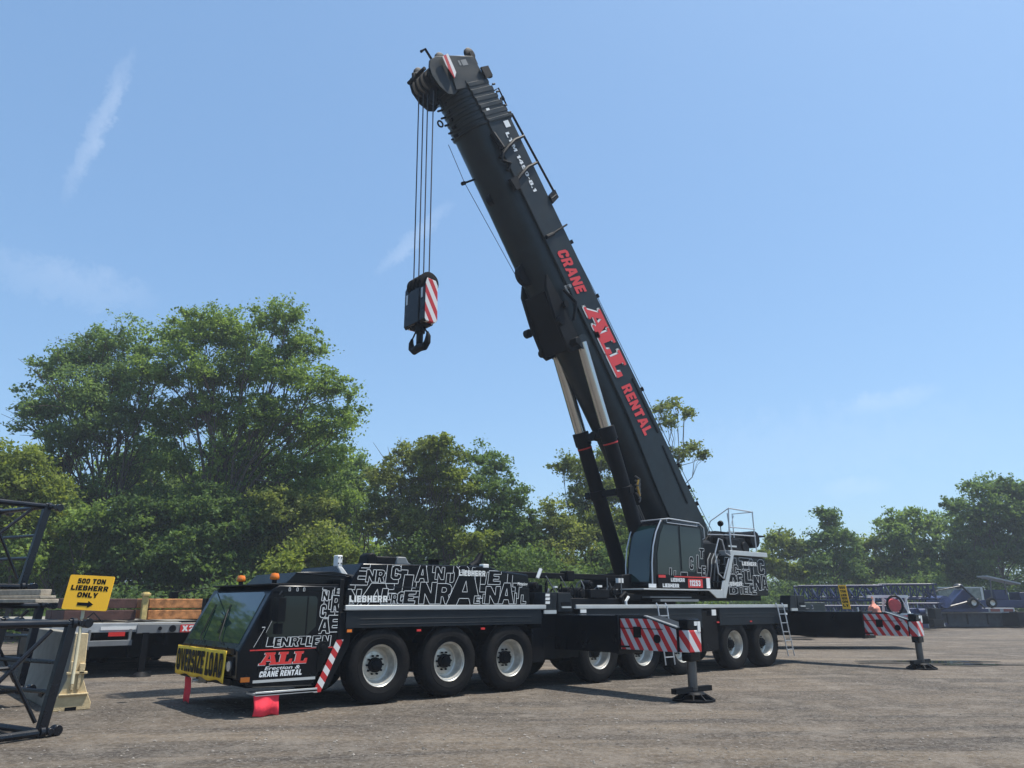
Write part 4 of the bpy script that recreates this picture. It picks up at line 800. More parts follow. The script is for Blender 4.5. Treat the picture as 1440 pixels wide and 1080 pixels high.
c = MB(); rr = rnd(W, H, .025); c.loft([[sp(a,b,-.006) for a,b in rr],[sp(a,b,.006) for a,b in rr]]); c.build('board', 'yellow', sg)
c = MB()
for tx, a, b, w, h in (('500 TON', -.215, .14, .45, .08), ('LIEBHERR', -.295, .03, .60, .08), ('ONLY', -.165, -.078, .33, .08)): words(c, tx, sp(a, b, .006), xr, yr, w, h, 0, .003)
c.add([sp(a,b,.010) for a,b in ((-.13,-.208),(.04,-.208),(.04,-.238),(.13,-.183),(.04,-.128),(.04,-.158),(-.13,-.158))], [tuple(range(7))])
c.build('lettering', 'ink', sg, smooth=False)

# ---- trailers on the left
def trailer_end(name, cx, cy, yaw, W, length, zd, label, deck='trailer', group='parked flatbed trailers'):
    t = thing(name, (cx, cy, 0), label, 'trailer', group); T = Matrix.Translation((cx, cy, 0)) @ Matrix.Rotation(yaw, 4, 'Z')
    def B_(): m = MB(); m.T = T; return m
    c = B_(); c.box(-W/2, W/2, 0, length, zd-.20, zd-.03); c.box(-W/2-.02, W/2+.02, -.06, 0, zd-.24, zd-.01); c.build('deck', deck, t, bevel=.01)
    c = B_(); c.box(-W/2+.03, W/2-.03, .0, length, zd-.03, zd+.01); c.build('floor_boards', 'conc', t)
    c = B_(); c.box(-.55,-.42,.1,length,zd-.55,zd-.2); c.box(.42,.55,.1,length,zd-.55,zd-.2)
    for k in range(int(length/1.5)): c.box(-W/2+.1,W/2-.1,.3+k*1.5,.4+k*1.5,zd-.35,zd-.2)
    c.build('chassis_beam', 'black2', t)
    c = B_(); c.box(-W/2+.1, W/2-.1, 1.0, 5.0, .42, zd-.3); c.build('dark_underfill', 'ink', t)  # added black block, stands in for the dark shade under the deck
    for ax in (6.0, 7.3):
        for sx in (-1, 1):
            for off in (.98, .66):
                c = B_(); x = sx*off; prof = [(.2,-.13),(.30,-.13),(.50,-.11),(.52,-.06),(.52,.06),(.50,.11),(.30,.13),(.2,.13)]
                k0 = len(c.v); Tm = c.T; c.T = T; c.lathe(prof, (x, ax, .52), 'X', 28); w = c.build('wheel', 'rubber', t)
                c = B_(); c.lathe([(.28,-.12),(.2,-.02),(.08,-.02),(.001,-.06)] if sx < 0 else [(.28,.12),(.2,.02),(.08,.02),(.001,.06)], (x, ax, .52), 'X', 20); c.build('rim', 'rim', w)
    return t, B_
t1, Bq = trailer_end('flatbed_trailer', *ground(172, 20.8).xy, 0., 3.1, 12, 1.36, 'grey flatbed trailer whose blunt end faces us beside the yellow sign')
c = Bq(); c.box(-.75,.35,-.10,-.02,.78,.92); c.box(-.72,-.66,-.08,-.0,.7,1.2); c.box(.25,.32,-.08,0,.78,1.2); c.build('rear_bumper', 'midgrey', t1, bevel=.008)
c = Bq(); c.box(-.25,.15,-.09,-.065,1.02,1.12); c.build('tail_lamp', 'redlite', t1); c = Bq(); c.box(-.45,.45,-.075,-.06,1.18,1.26); c.build('rear_plate', 'white', t1)
for x in (.95, 1.05): c = Bq(); c.cyl((x,-.08,1.25),(x,-.06,1.25),.035,10); c.build('marker_lamp', 'grey', t1)
c = Bq(); c.tube([(-1.0,-.02,1.1),(-.85,-.2,.8),(-.83,-.25,.45),(-.95,-.3,.35),(-1.2,-.3,.33)], .025, 6); c.build('hose', 'midgrey', t1)
c = Bq(); c.box(.55,.70,-.3,-.15,.12,1.1); c.cyl((.625,-.22,0),(.625,-.22,.12),.28,14,.12); c.build('landing_leg', 'black2', t1)
t2, Bq = trailer_end('flatbed_trailer', *ground(268, 21.8).xy, 0., 2.6, 13, 1.32, 'dark flatbed trailer marked X27 carrying rusty beams behind the crane cab', 'midgrey')
c = Bq(); c.m = 0; c.box(-.22,.40,-.08,-.062,1.09,1.29); c.m = 1; words(c, 'X27', (-.18,-.08,1.115), XP, ZP, .5, .15); c.build('fleet_plate', ['redlite','white'], t2, smooth=False)
c = Bq(); c.cyl((-.42,-.085,1.19),(-.42,-.06,1.19),.09,18); c.cyl((-.75,-.085,1.2),(-.75,-.06,1.2),.05,12); c.build('marker_lamp', 'black2', t2)
# rusty beam bundles on trailer 2: each beam is a thing
def onT(b, x0, x1, y0, y1, z0, z1, m, name, label, cat, group):
    c = b(); n = 3; [c.box(x0+.01*(k % 2), x1-.012*((k+1) % 2), y0+(y1-y0)*k/n+(.0 if k else 0)+.006*k, y0+(y1-y0)*(k+1)/n, z0+.004*(k % 2), z1-.006*((k+1) % 2)) for k in range(n)]; return tag(c.build(name, m, None, o=tuple(b().T @ Vector(((x0+x1)/2,(y0+y1)/2,z0))), bevel=.02), label, cat, group)
where = ['bottom', 'second', 'top']
for side, x0, x1, m in (('left', -3.0, -1.25, 'rustdark'), ('right', -.95, 1.9, 'rust')):
    for k in range(2):
        onT(Bq, x0, x1, .5, 3.0, 1.42+k*.30, 1.68+k*.30, m, 'timber_mat', f"{'dark red brown' if side=='left' else 'orange rusty'} timber mat, {'lower' if k==0 else 'upper'} of the two stacked {'beside the yellow sign' if side=='left' else 'just left of the crane windscreen'}", 'timber mat', 'timber mats stacked on the trailers')
c = Bq(); 
ym = mat('yellow_worn_paint', (.55,.42,.16), .7, var=.3, vscale=8)
for x in (-1.1, 2.0): c = Bq(); c.box(x-.07, x+.07, .3, .45, 1.33, 2.15); c.box(x-.1, x+.1, .25, .5, 2.05, 2.12); c.build('stake', ym, t2, bevel=.01)
c = Bq(); c.tube([(-2.6,.3,1.36),(-2.35,.3,1.62),(-2.1,.3,1.36)], .02, 6); c.tube([(-1.6,.2,1.34),(-1.2,.2,1.40),(-.8,.2,1.33)], .05, 6); c.build('chain_hook', 'black2', t2)
# a long dark trailer filling the gap behind the crane cab and the front wheels
t3, Bq = trailer_end('flatbed_trailer', *ground(430, 25).xy, 0., 2.6, 12, 1.35, 'low black flatbed trailer standing behind the driver cab of the crane', 'black2')

# ---- right hand side: trailers, second sign, frames, blue lattice stacks, machines
def XY(px, d): g = ground(px, d); return g
def rb(px, d, yaw=None): return Matrix.Translation(ground(px, d)) @ Matrix.Rotation(YAW-math.pi/2 if yaw is None else yaw, 4, 'Z')
TD = R(4)   # direction of the far rows
def box_thing(): pass
g = ground(1160, 33.); t4 = thing('lowboy_trailer', g, 'long black low trailer standing behind the rear end of the crane', 'trailer', 'parked flatbed trailers')
T4 = Matrix.Translation(g) @ Matrix.Rotation(YAW-math.pi/2+R(0), 4, 'Z')
def q4(): m = MB(); m.T = T4; return m
c = q4(); c.box(-4.5,4.3,0,2.5,1.02,1.34); c.box(-4.5,-2,.1,2.4,1.34,1.5); c.build('deck', 'black2', t4, bevel=.02)
c = q4(); c.box(-4.5,3.8,-.02,.0,1.24,1.27); c.box(-1.6,-1.0,-.03,-.0,1.28,1.36); c.box(2.0,2.4,-.03,0,1.28,1.36); c.build('edge_strip', 'rail', t4)
for k, x in enumerate((-1.5, 1.5, 3.2)): c = q4(); c.box(x, x+.35, -.03, 0, 1.28, 1.36); c.build('reflector', 'redlite', t4)
for bb in ((-4.3,-2.2,.2,2.2,.12,1.02),(-.4,1.3,.3,2.2,.45,1.02),(2.2,3.2,.4,1.6,.62,1.02)): c = q4(); c.box(*bb); c.build('tool_box', 'black2', t4, bevel=.02)
# slatted vertical yellow sign
g = ground(1190, 34.); vs = thing('yard_sign', g+Vector((0,0,1.3)), 'narrow yellow board with black letters standing above the low trailer', 'sign')
a = YAW-math.pi/2-R(45); xr2 = Vector((math.cos(a), math.sin(a), 0)); n2 = xr2.cross(Vector((0,0,1)))
zb = 1.36+.25; up2 = (Vector((0,0,1)) - Rt*.10).normalized(); base = Vector((g.x, g.y, 0))+Vector((0,0,zb))
def s2(u, v, l=0): return base + xr2*u + up2*v + n2*l
c = MB(); c.hexa([s2(-.17,0,-.01), s2(.17,0,-.01), s2(.17,0,.01), s2(-.17,0,.01), s2(-.17,1.02,-.01), s2(.17,1.02,-.01), s2(.17,1.02,.01), s2(-.17,1.02,.01)]); c.build('board', 'yellow', vs)
c = MB()
for k, tx in enumerate(('500', 'TON', '450', 'ONLY')[:0] or ('500', 'TON', 'LR', 'ONLY')[:0]): pass
for tx, v in (('500', .86), ('TON', .70), ('LIEB', .54), ('HERR', .40), ('ON', .26), ('LY', .10)): words(c, tx, s2(-.12, v, .012), xr2, up2, .24, .10)
c.build('lettering', 'ink', vs, smooth=False)
c = MB(); c.cyl((g.x, g.y, 1.3), s2(0, 0), .03, 8); c.build('pole', 'midgrey', vs)
# white frame with reel and pink cloth
g = ground(1252, 34.3); T = Matrix.Translation(g) @ Matrix.Rotation(YAW-math.pi/2, 4, 'Z')
fr = thing('white_stand', g, 'white steel stand with splayed legs behind the rear outrigger', 'stand')
def qf(): m = MB(); m.T = T; return m
c = qf(); c.box(-1.0,.8,-.06,.06,2.08,2.2)
for x0, x1 in ((-.7,-.8),(-.3,-.35),(.45,.15),(.45,.8),(.7,.75)): c.tube([(x0,0,2.1),(x1,0,1.42)], .05, 6)
c.box(-.9,.9,-.1,.1,1.35,1.43); c.tube([(-.3,0,2.05),(.2,0,1.42)], .05, 6); c.build('frame', 'white', fr)
rl = thing('cable_reel', g+Vector((.0,.0,1.4)), 'red cable reel with a black rim hanging on the white stand', 'reel')
c = qf(); c.tube([(.02+.34*math.cos(t), -.35, 1.78+.38*math.sin(t)) for t in [2*math.pi*k/20 for k in range(20)]], .05, 6, closed=True); c.build('rim', 'ink', rl)
c = qf(); c.cyl((.02,-.36,1.76),(.02,-.16,1.78),.27,20); c.build('drum', mat('red_plastic', (.65,.09,.09), .5, var=.2), rl)
g2 = ground(1229, 33.8); c = MB()
for k in range(11):
    a = k/10; c.m = 0
rings = []
for k in range(12):
    z = 1.35+k*.072; r = .20+.10*math.sin(k*.45+.4)-.012*k+.02*math.sin(k*1.7); rings.append([Vector((g2.x+(r*(1+.25*math.sin(3*t+k*.7)))*math.cos(t) - .012*k, g2.y+r*math.sin(t), z)) for t in [2*math.pi*i/14 for i in range(14)]])
c.loft(rings); pc = c.build('pink_cloth_bundle', 'pink', None, o=(g2.x, g2.y, 1.35)); tag(pc, 'faded pink cloth bundle hanging at the left end of the white stand', 'cloth')

def far_lattice(px0, px1, d, z0, h, label, m='blue', nb=9):
    a = ground(px1, d); b = ground(px0, d+1.0); v = (b-a); return lattice('lattice_section', (a.x, a.y, z0), (v.x, v.y, 0), v.length, h, 1.8, label, nb=nb, rc=.07, rb=.045, m=m, group='blue lattice sections in the far yard', slant=.1)
far_lattice(1120, 1250, 47, .25, 1.5, 'navy lattice section lying behind the vertical yellow sign, lower of two'); far_lattice(1125, 1245, 47.5, 1.95, 1.0, 'navy lattice section behind the vertical yellow sign, upper of two')
far_lattice(1235, 1322, 58, .3, 1.6, 'navy lattice section right of the white stand, lower one'); far_lattice(1238, 1318, 58.5, 2.1, 1.2, 'navy lattice section right of the white stand, upper one'); far_lattice(1150, 1322, 66, .9, 1.5, 'longest navy lattice section, in the back row of the far yard', nb=14)
# rusty red flat deck with parts, grey box, engines etc.
def far_box(name, px0, px1, d, z0, z1, depth, m, label, cat, extra=None, group=None):
    a = ground(px0, d); b = ground(px1, d); w = (b-a).length; T = Matrix.Translation(a) @ Matrix.Rotation(YAW-math.pi/2, 4, 'Z')
    t = thing(name, a, label, cat, group); f = lambda: (lambda q: (setattr(q, 'T', T), q)[1])(MB())
    c = f(); c.box(0, w, 0, depth, z0, z1); c.build('body', m, t, bevel=.03)
    if extra: extra(f, w, t)
    return t
def ex_barge(f, w, t):
    c = f(); c.box(0,w,-.05,0,1.08,1.16); c.build('edge_strip', 'trailer', t)
    for k in range(int(w/1.6)): c = f(); c.box(.4+k*1.6,.5+k*1.6,-.06,-.02,.25,1.05); c.build('rib', 'black2', t)
far_box('steel_pontoon', 1292, 1425, 62, .05, 1.1, 3, mat('grey_blue_steel', (.06,.075,.095), .6, var=.3, dust=.4), 'long low grey steel pontoon on the ground at the far edge of the yard', 'pontoon', ex_barge)
def ex_flat(f, w, t):
    for k in range(4): c = f(); c.box(k*w/4+.15,(k+1)*w/4-.15,-.04,0,1.22,1.42); c.build('side_panel', 'redsteel', t)
    c = f(); c.box(0,w,-.03,0,1.14,1.2); c.build('edge_strip', 'trailer', t)
far_box('red_flatbed', 1352, 1425, 61, 1.17, 1.5, 2.5, 'trailer', 'faded red flatbed body resting on the grey pontoon at far right', 'flatbed body', ex_flat)
far_box('red_flatbed', 1262, 1312, 57, .5, 1.25, 2.5, 'redsteel', 'low dull red flatbed behind the rear outrigger jack', 'flatbed body', ex_flat)
def ex_grey(f, w, t):
    c = f(); c.box(-.02,w+.02,-.02,.04,3.15,3.25); c.box(w-.15,w+.05,-.04,.04,1.5,3.2); c.build('frame', 'rail', t)
far_box('grey_container', 1322, 1384, 69, 1.3, 3.2, 2.5, mat('grey_green_sheet', (.20,.22,.18), .7, var=.3, dust=.4), 'grey green container with a pale frame at the foot of the far trees', 'container', ex_grey)
# blue skid machine with dome and a drum
g = ground(1345, 60); T = Matrix.Translation(g) @ Matrix.Rotation(YAW-math.pi/2, 4, 'Z'); mc = thing('winch_machine', g, 'navy blue winch machine with slanted arms and a pale dome on top', 'machine')
def qm(): m = MB(); m.T = T; return m
c = qm(); c.box(-1.8,2.4,0,2,1.2,1.45); c.prism([(-.6,1.45),(.9,2.9),(1.3,2.9),(2.2,1.45)], .4, 1.6); c.build('body', 'blue', mc, bevel=.03)
c = qm(); c.cyl((-.9,-.1,1.95),(-.9,1.9,1.95),.46,24); c.cyl((-.9,-.14,1.95),(-.9,-.1,1.95),.2,16); c.build('drum', mat('slate_blue_paint', (.05,.07,.17), .5, var=.3), mc)
c = qm(); c.tube([(-2.2,.2,2.3),(-1.2,.2,2.8),(.7,.2,3.15)], .05, 6); c.tube([(.6,.1,3.2),(2.2,.1,1.5)], .08, 6); c.tube([(-2.2,.2,2.3),(-2.4,.2,1.3)], .05, 6); c.tube([(-2.2,.0,1.2),(1.5,.0,2.1)], .09, 6); c.build('arm', 'lattice', mc)
c = qm(); c.ball((.95,1,3.15), .34, 16, 8, .6); c.build('dome', 'steel', mc)
for px, d in ((1365, 60), (1391, 60)):
    g = ground(px, d); T = Matrix.Translation(g) @ Matrix.Rotation(YAW-math.pi/2, 4, 'Z'); w = thing('spare_wheel', g+Vector((0,0,1.5)), f'grey wheel standing on the red flatbed, {"left one below the winch machine" if px<1380 else "right one below the container edge"}', 'wheel', 'wheels on the red flatbed')
    c = MB(); c.T = T; c.lathe([(.2,-.15),(.36,-.15),(.40,0),(.36,.15),(.2,.15)], (0,-.3,1.88), 'Y', 24); c.build('tyre', 'rubber', w); c = MB(); c.T = T; c.lathe([(.2,-.14),(.1,-.05),(.001,-.05)], (0,-.3,1.88), 'Y', 20); c.build('rim', 'rim', w)
g = ground(1410, 62); T = Matrix.Translation(g) @ Matrix.Rotation(YAW-math.pi/2, 4, 'Z'); mc = thing('drill_rig', g, 'navy rig with a pale tilted canopy at the far right of the yard', 'machine')
c = qm(); c.box(-1.8,2.4,0,2,1.5,2.1); c.box(-.4,.7,.2,1.6,2.1,2.9); c.box(1.5,2.3,0,1.4,2.1,2.7); c.build('body', 'blue', mc, bevel=.04)
c = qm(); c.tube([(-.8,.1,1.6),(-.6,.1,3.7)], .06, 6); c.tube([(.5,.1,2.5),(.5,.1,3.6)], .05, 6); c.tube([(-3,.1,1.5),(-1.8,.1,2.2)], .07, 6); c.tube([(2.6,.0,1.6),(2.6,.0,2.9)], .05, 6); c.build('mast', 'steel', mc)
c = qm(); c.hexa([(-1.0,-.2,3.9),(1.6,-.2,3.3),(1.6,1.2,3.3),(-1.0,1.2,3.9),(-1.0,-.2,4.0),(1.6,-.2,3.42),(1.6,1.2,3.42),(-1.0,1.2,4.0)]); c.build('canopy', 'trailer', mc)
far_box('steel_skid', 1428, 1475, 60, .1, 1.2, 2.5, 'black2', 'black steel skid cut off by the right edge of the photo', 'skid')
far_box('black_trailer_frame', 1285, 1345, 64, .1, .8, 2.5, 'black2', 'dark low frame on the ground left of the grey pontoon', 'frame')
far_box('parts_crate', 1126, 1160, 44, .6, 1.9, 1.5, mat('dull_green_paint', (.05,.06,.05), .7, var=.4, dust=.3), 'dark crate with fittings behind the rear end of the crane', 'crate')
def clutter(px, d, w, h, m, label, seed, cat='machine part'):
    g = ground(px, d); T = Matrix.Translation(g) @ Matrix.Rotation(YAW-math.pi/2+seed*.3, 4, 'Z'); q = np.random.default_rng(seed); t = thing('machine_part', g, label, cat, 'loose machine parts in the far yard')
    f = lambda: (lambda z: (setattr(z, 'T', T), z)[1])(MB())
    c = f(); c.box(-w/2, w/2, 0, 1.2, .3, .3+h*.35); c.build('base', m, t, bevel=.03)
    for k in range(3):
        c = f(); x = q.uniform(-w/2, w/4); c.box(x, x+q.uniform(.3, .9), .1, .9, .3+h*.35, .3+h*q.uniform(.5, .9)); c.build('housing', m if k else 'grey', t, bevel=.03)
    for k in range(7):
        c = f(); a, b = q.uniform(-w/2, w/2, 2); c.tube([(a, -.1, .3), ((a+b)/2, -.1, q.uniform(.5, 1)*h), (b, -.05, q.uniform(.6, 1.1)*h+.2)], q.uniform(.025, .06), 6); c.build('pipe', ('midgrey', 'blue', 'black2', 'trailer')[k % 4], t)
    for k in range(2):
        c = f(); x = q.uniform(-w/2, w/2); z = q.uniform(.5, .9)*h; c.cyl((x, -.12, z), (x, .4, z), q.uniform(.15, .3), 16); c.build('drum', ('black2', 'blue')[k], t)
for px, d, w_, h, m, lab, sd_ in [q for q in ((1098, 40, 1.6, 2.0, 'black2', 'dark pipework with pale fittings just behind the rear step boxes of the crane', 3), (1140, 42, 1.6, 1.7, 'black2', 'black machine part with bent pipes left of the narrow yellow board', 4),
    (1208, 44, 1.4, 1.6, 'black2', 'black machine part between the narrow yellow board and the white stand', 5), (1290, 52, 1.6, 1.9, 'blue', 'navy machine part just right of the rear outrigger jack', 6), (1312, 55, 1.3, 1.7, 'black2', 'black machine part with upright pipes left of the winch machine', 7),
    (1372, 58, 1.5, 2.3, 'blue', 'navy machine part between the winch machine and the pale canopy', 8), (1432, 58, 1.4, 2.2, 'grey', 'grey machine part under the right end of the pale canopy', 9)) if q[0] not in (1372, 1432)]: clutter(px, d, w_*.9, h*.85, m, lab, sd_)
# cluttered dark row behind the front of the crane (seen through the gaps over the deck)
far_box('steel_skid', 690, 880, 34, .1, 2.3, 2.5, 'black2', 'dark steel skid row seen behind the open deck of the crane', 'skid')

# ================================================================== GROUND
def ground_mat():
    m = bpy.data.materials.new('gravelly_asphalt'); m.use_nodes = True; nt = m.node_tree; N = nt.nodes; L = nt.links; b = N['Principled BSDF']; b.inputs['Roughness'].default_value = .93; b.inputs['Specular IOR Level'].default_value = .25
    tc = N.new('ShaderNodeTexCoord')
    def noise(s, d=6, r=.6, vec=None, rot=None, sc=None):
        n = N.new('ShaderNodeTexNoise'); n.inputs['Scale'].default_value = s; n.inputs['Detail'].default_value = d; n.inputs['Roughness'].default_value = r
        if sc: n.inputs['Distortion'].default_value = .35
        if sc:
            mp = N.new('ShaderNodeMapping'); mp.vector_type = 'TEXTURE'; mp.inputs['Scale'].default_value = sc; mp.inputs['Rotation'].default_value = (0, 0, rot or 0); L.new(tc.outputs['Object'], mp.inputs[0]); L.new(mp.outputs[0], n.inputs['Vector'])
        else: L.new(tc.outputs['Object'], n.inputs['Vector'])
        return n
    def ramp(src, a, bb, lo=0., hi=1.):
        r = N.new('ShaderNodeMapRange'); r.inputs[1].default_value = a; r.inputs[2].default_value = bb; r.inputs[3].default_value = lo; r.inputs[4].default_value = hi; L.new(src.outputs[0], r.inputs[0]); return r
    def mix(f, c1, c2, bt='MIX'):
        x = N.new('ShaderNodeMix'); x.data_type = 'RGBA'; x.blend_type = bt; L.new(f.outputs[0], x.inputs[0]) if hasattr(f, 'outputs') else setattr(x.inputs[0], 'default_value', f)
        for i, c in ((6, c1), (7, c2)):
            if isinstance(c, tuple): x.inputs[i].default_value = (*c, 1)
            else: L.new(c.outputs[2] if c.bl_idname == 'ShaderNodeMix' else c.outputs[0], x.inputs[i])
        return x
    base = mix(ramp(noise(.35, 8, .65), .35, .65), GC[0], GC[1])
    tracks = noise(1., 5, .6, rot=R(-30), sc=(11, .75, 1)); base = mix(ramp(tracks, .46, .60, 0, .8), base, GC[2])
    tr2 = noise(1., 4, .6, rot=R(-44), sc=(16, 1.1, 1)); base = mix(ramp(tr2, .5, .68, 0, .6), base, GC[3])
    damp = noise(.22, 5, .65); base = mix(ramp(damp, .49, .60, 0, .75), base, GC[4])
    speck = N.new('ShaderNodeTexVoronoi'); speck.inputs['Scale'].default_value = 26; L.new(tc.outputs['Object'], speck.inputs['Vector'])
    sep = N.new('ShaderNodeSeparateColor'); L.new(speck.outputs['Color'], sep.inputs[0])
    base = mix(ramp(sep, .25, 1., 0, .5), base, mix(.75, base, (.36, .33, .29))); mot = noise(7, 6, .8); base = mix(ramp(mot, .40, .60, .42, 0), base, (.055,.048,.042)); mo2 = noise(.9, 8, .72); base = mix(ramp(mo2, .50, .66, 0, .6), base, (.25,.215,.175))
    sp2 = noise(60, 3, .7); base = mix(ramp(sp2, .3, .48, .55, 0), base, (.05, .045, .04))
    L.new(base.outputs[2], b.inputs['Base Color'])
    h = noise(34, 6, .75); h2 = noise(5, 4, .6); ad = N.new('ShaderNodeMath'); ad.operation = 'MULTIPLY_ADD'; ad.inputs[1].default_value = 2.5; L.new(h2.outputs[0], ad.inputs[0]); L.new(h.outputs[0], ad.inputs[2])
    bp = N.new('ShaderNodeBump'); bp.inputs['Strength'].default_value = .8; bp.inputs['Distance'].default_value = .045; L.new(ad.outputs[0], bp.inputs['Height']); L.new(bp.outputs[0], b.inputs['Normal'])
    return m
GC = [(.165,.127,.088), (.098,.076,.056), (.040,.033,.028), (.27,.215,.152), (.055,.044,.034)]
c = MB(); c.add([(-900,-900,0),(900,-900,0),(900,900,0),(-900,900,0)], [(0,1,2,3)]); c.build('ground', ground_mat(), None, smooth=False)['kind'] = 'structure'
# stones strewn on the yard
vs = []; fs = []
ico = [(0,0,1),(.9,0,.2),(.28,.85,.2),(-.72,.52,.2),(-.72,-.52,.2),(.28,-.85,.2),(0,0,-.4)]; icf = [(0,1,2),(0,2,3),(0,3,4),(0,4,5),(0,5,1),(1,6,2),(2,6,3),(3,6,4),(4,6,5),(5,6,1)]
for i in range(14000):
    d = 5.5+28*rng.random()**1.8; az = YAW + R(rng.uniform(-38, 38)); x = CAM.x+d*math.cos(az); y = CAM.y+d*math.sin(az); r = .006+.024*rng.random()**4
    a = rng.uniform(0, 6.28); k = len(vs); sx, sy, sz = r*rng.uniform(.7,1.4), r*rng.uniform(.6,1.1), r*rng.uniform(.5,.9)
    for u, v, w in ico: vs.append((x+(u*sx)*math.cos(a)-(v*sy)*math.sin(a), y+(u*sx)*math.sin(a)+(v*sy)*math.cos(a), w*sz+.1*r))
    fs += [tuple(k+j for j in f) for f in icf]
c = MB(); c.add(vs, fs); c.build('gravel', mat('loose_stone', (.20,.18,.155), .9, var=.5, vscale=1.5), None, smooth=False)['kind'] = 'stuff'
# puddle: flat dark water and a damp rim
def blob(cx, cy, rx, ry, rot, seed, z, n=48):
    out = []
    for i in range(n):
        t = 2*math.pi*i/n; r = 1+.22*math.sin(3*t+seed)+.13*math.sin(5*t+seed*2)+.07*math.sin(9*t+seed*3); x = rx*r*math.cos(t); y = ry*r*math.sin(t)
        out.append((cx+x*math.cos(rot)-y*math.sin(rot), cy+x*math.sin(rot)+y*math.cos(rot), z))
    return out
g = ground(1312, 25.6); ra = YAW-math.pi/2
c = MB()
for k, (px, d, rx, ry) in enumerate(((1300, 25.9, 1.9, 1.1), (1360, 24.8, 1.5, .5), (1225, 25.6, .7, .3))): gg = ground(px, d); c.add(blob(gg.x, gg.y, rx, ry, ra, k*1.7, .006+k*.003), [tuple(range(48))])
pm = mat('damp_earth', (.042,.036,.028), .8, var=.3, spec=.15); c.build('damp_patch', pm, None, smooth=False)['kind'] = 'structure'
c = MB()
for k, (px, d, rx, ry) in enumerate(((1303, 26.0, 1.15, .5), (1352, 24.9, .9, .25))): gg = ground(px, d); c.add(blob(gg.x, gg.y, rx, ry, ra, k*2.7+1, .017+k*.003), [tuple(range(48))])
c.build('puddle_water', mat('puddle_water', (.020,.028,.012), .04, spec=.5), None, smooth=False)['kind'] = 'structure'

# ================================================================== TREES
def leafmat(name, col, tr):
    m = bpy.data.materials.new(name); m.use_nodes = True; nt = m.node_tree; N = nt.nodes; L = nt.links; b = N['Principled BSDF']; out = N['Material Output']
    at_ = N.new('ShaderNodeAttribute'); at_.attribute_name = 'tone'; hs = N.new('ShaderNodeMix'); hs.data_type = 'RGBA'
    hs.inputs[6].default_value = (*[c*.65 for c in col], 1); hs.inputs[7].default_value = (col[0]*1.5, col[1]*1.35, col[2]*1.15, 1)
    L.new(at_.outputs['Fac'], hs.inputs[0]); L.new(hs.outputs[2], b.inputs['Base Color']); b.inputs['Roughness'].default_value = .6; b.inputs['Specular IOR Level'].default_value = .18
    t = N.new('ShaderNodeBsdfTranslucent'); g = N.new('ShaderNodeMix'); g.data_type = 'RGBA'; g.blend_type = 'MULTIPLY'; g.inputs[0].default_value = 1; g.inputs[7].default_value = (1.0, 1.0, .6, 1); L.new(hs.outputs[2], g.inputs[6]); L.new(g.outputs[2], t.inputs[0])
    mx = N.new('ShaderNodeMixShader'); mx.inputs[0].default_value = tr; L.new(b.outputs[0], mx.inputs[1]); L.new(t.outputs[0], mx.inputs[2]); L.new(mx.outputs[0], out.inputs[0]); return m
LM = [leafmat('leaves_mid_green', (.175,.275,.085), .58), leafmat('leaves_dark_green', (.125,.21,.075), .55), leafmat('leaves_yellow_green', (.185,.25,.06), .55), leafmat('leaves_blue_green', (.165,.265,.11), .58), leafmat('leaves_olive', (.19,.245,.08), .55)]
def leaves_mesh(cent, rad, per, size, tone0, flat=.6):
    """cent: n x 3 clump centres, rad: clump radii; every leaf a folded two-triangle blade"""
    n = len(cent); C = np.repeat(cent, per, 0); Rr = np.repeat(rad, per)[:, None]
    K = 9; D = rng.normal(size=(n, K, 3))+np.array([0, 0, .35]); D /= np.linalg.norm(D, axis=2)[:, :, None]
    g = D[np.repeat(np.arange(n), per), rng.integers(0, K, n*per)]; rr = rng.random((n*per, 1))**.7
    P = C + g*rr*Rr*1.45*np.array([1, 1, flat]) + rng.normal(size=(n*per, 3))*Rr*.16
    nrm = rng.normal(size=(n*per, 3))*.8 + np.array([0, 0, .55]) + g*.3; nrm /= np.linalg.norm(nrm, axis=1)[:, None]
    a = np.cross(nrm, rng.normal(size=(n*per, 3))); a /= np.linalg.norm(a, axis=1)[:, None]+1e-9; b = np.cross(nrm, a)
    s = (size*(.6+.8*rng.random((n*per, 1))))
    v = np.stack([P-a*s*.5, P+b*s*.30-nrm*s*.08, P+a*s*.5, P-b*s*.30-nrm*s*.08], 1).reshape(-1, 3)
    k = np.arange(n*per)*4; f = np.stack([k, k+1, k+2, k+3], 1)
    tone = np.repeat(np.clip(np.repeat(tone0, per)+rng.normal(size=n*per)*.18, 0, 1), 4)
    return v, f, tone
def mesh_np(name, v, f, tone, m, parent, origin, quads=4):
    me = bpy.data.meshes.new(name); me.vertices.add(len(v)); me.vertices.foreach_set('co', (v-np.array(origin)).astype(np.float32).ravel())
    me.loops.add(len(f)*4); me.loops.foreach_set('vertex_index', f.astype(np.int32).ravel()); me.polygons.add(len(f)); me.polygons.foreach_set('loop_start', (np.arange(len(f))*4).astype(np.int32)); me.update(calc_edges=True)
    at_ = me.attributes.new('tone', 'FLOAT', 'POINT'); at_.data.foreach_set('value', tone.astype(np.float32)); me.materials.append(m)
    o = bpy.data.objects.new(name, me); COL.objects.link(o); o.parent = parent; return o
def limb(mb, p, q, r0, r1, wob=.12, n=4):
    p = np.array(p, float); q = np.array(q, float); L_ = np.linalg.norm(q-p); pts = []; rs = []
    for i in range(n+1):
        t = i/n; w = rng.normal(size=3)*L_*wob*.35*math.sin(math.pi*t); s = p*(1-t)+q*t + w + np.array([0, 0, 1])*L_*.06*math.sin(math.pi*t); pts.append(Vector(s)); rs.append(r0*(1-t)+r1*t)
    mb.tube(pts, rs, 6); return pts
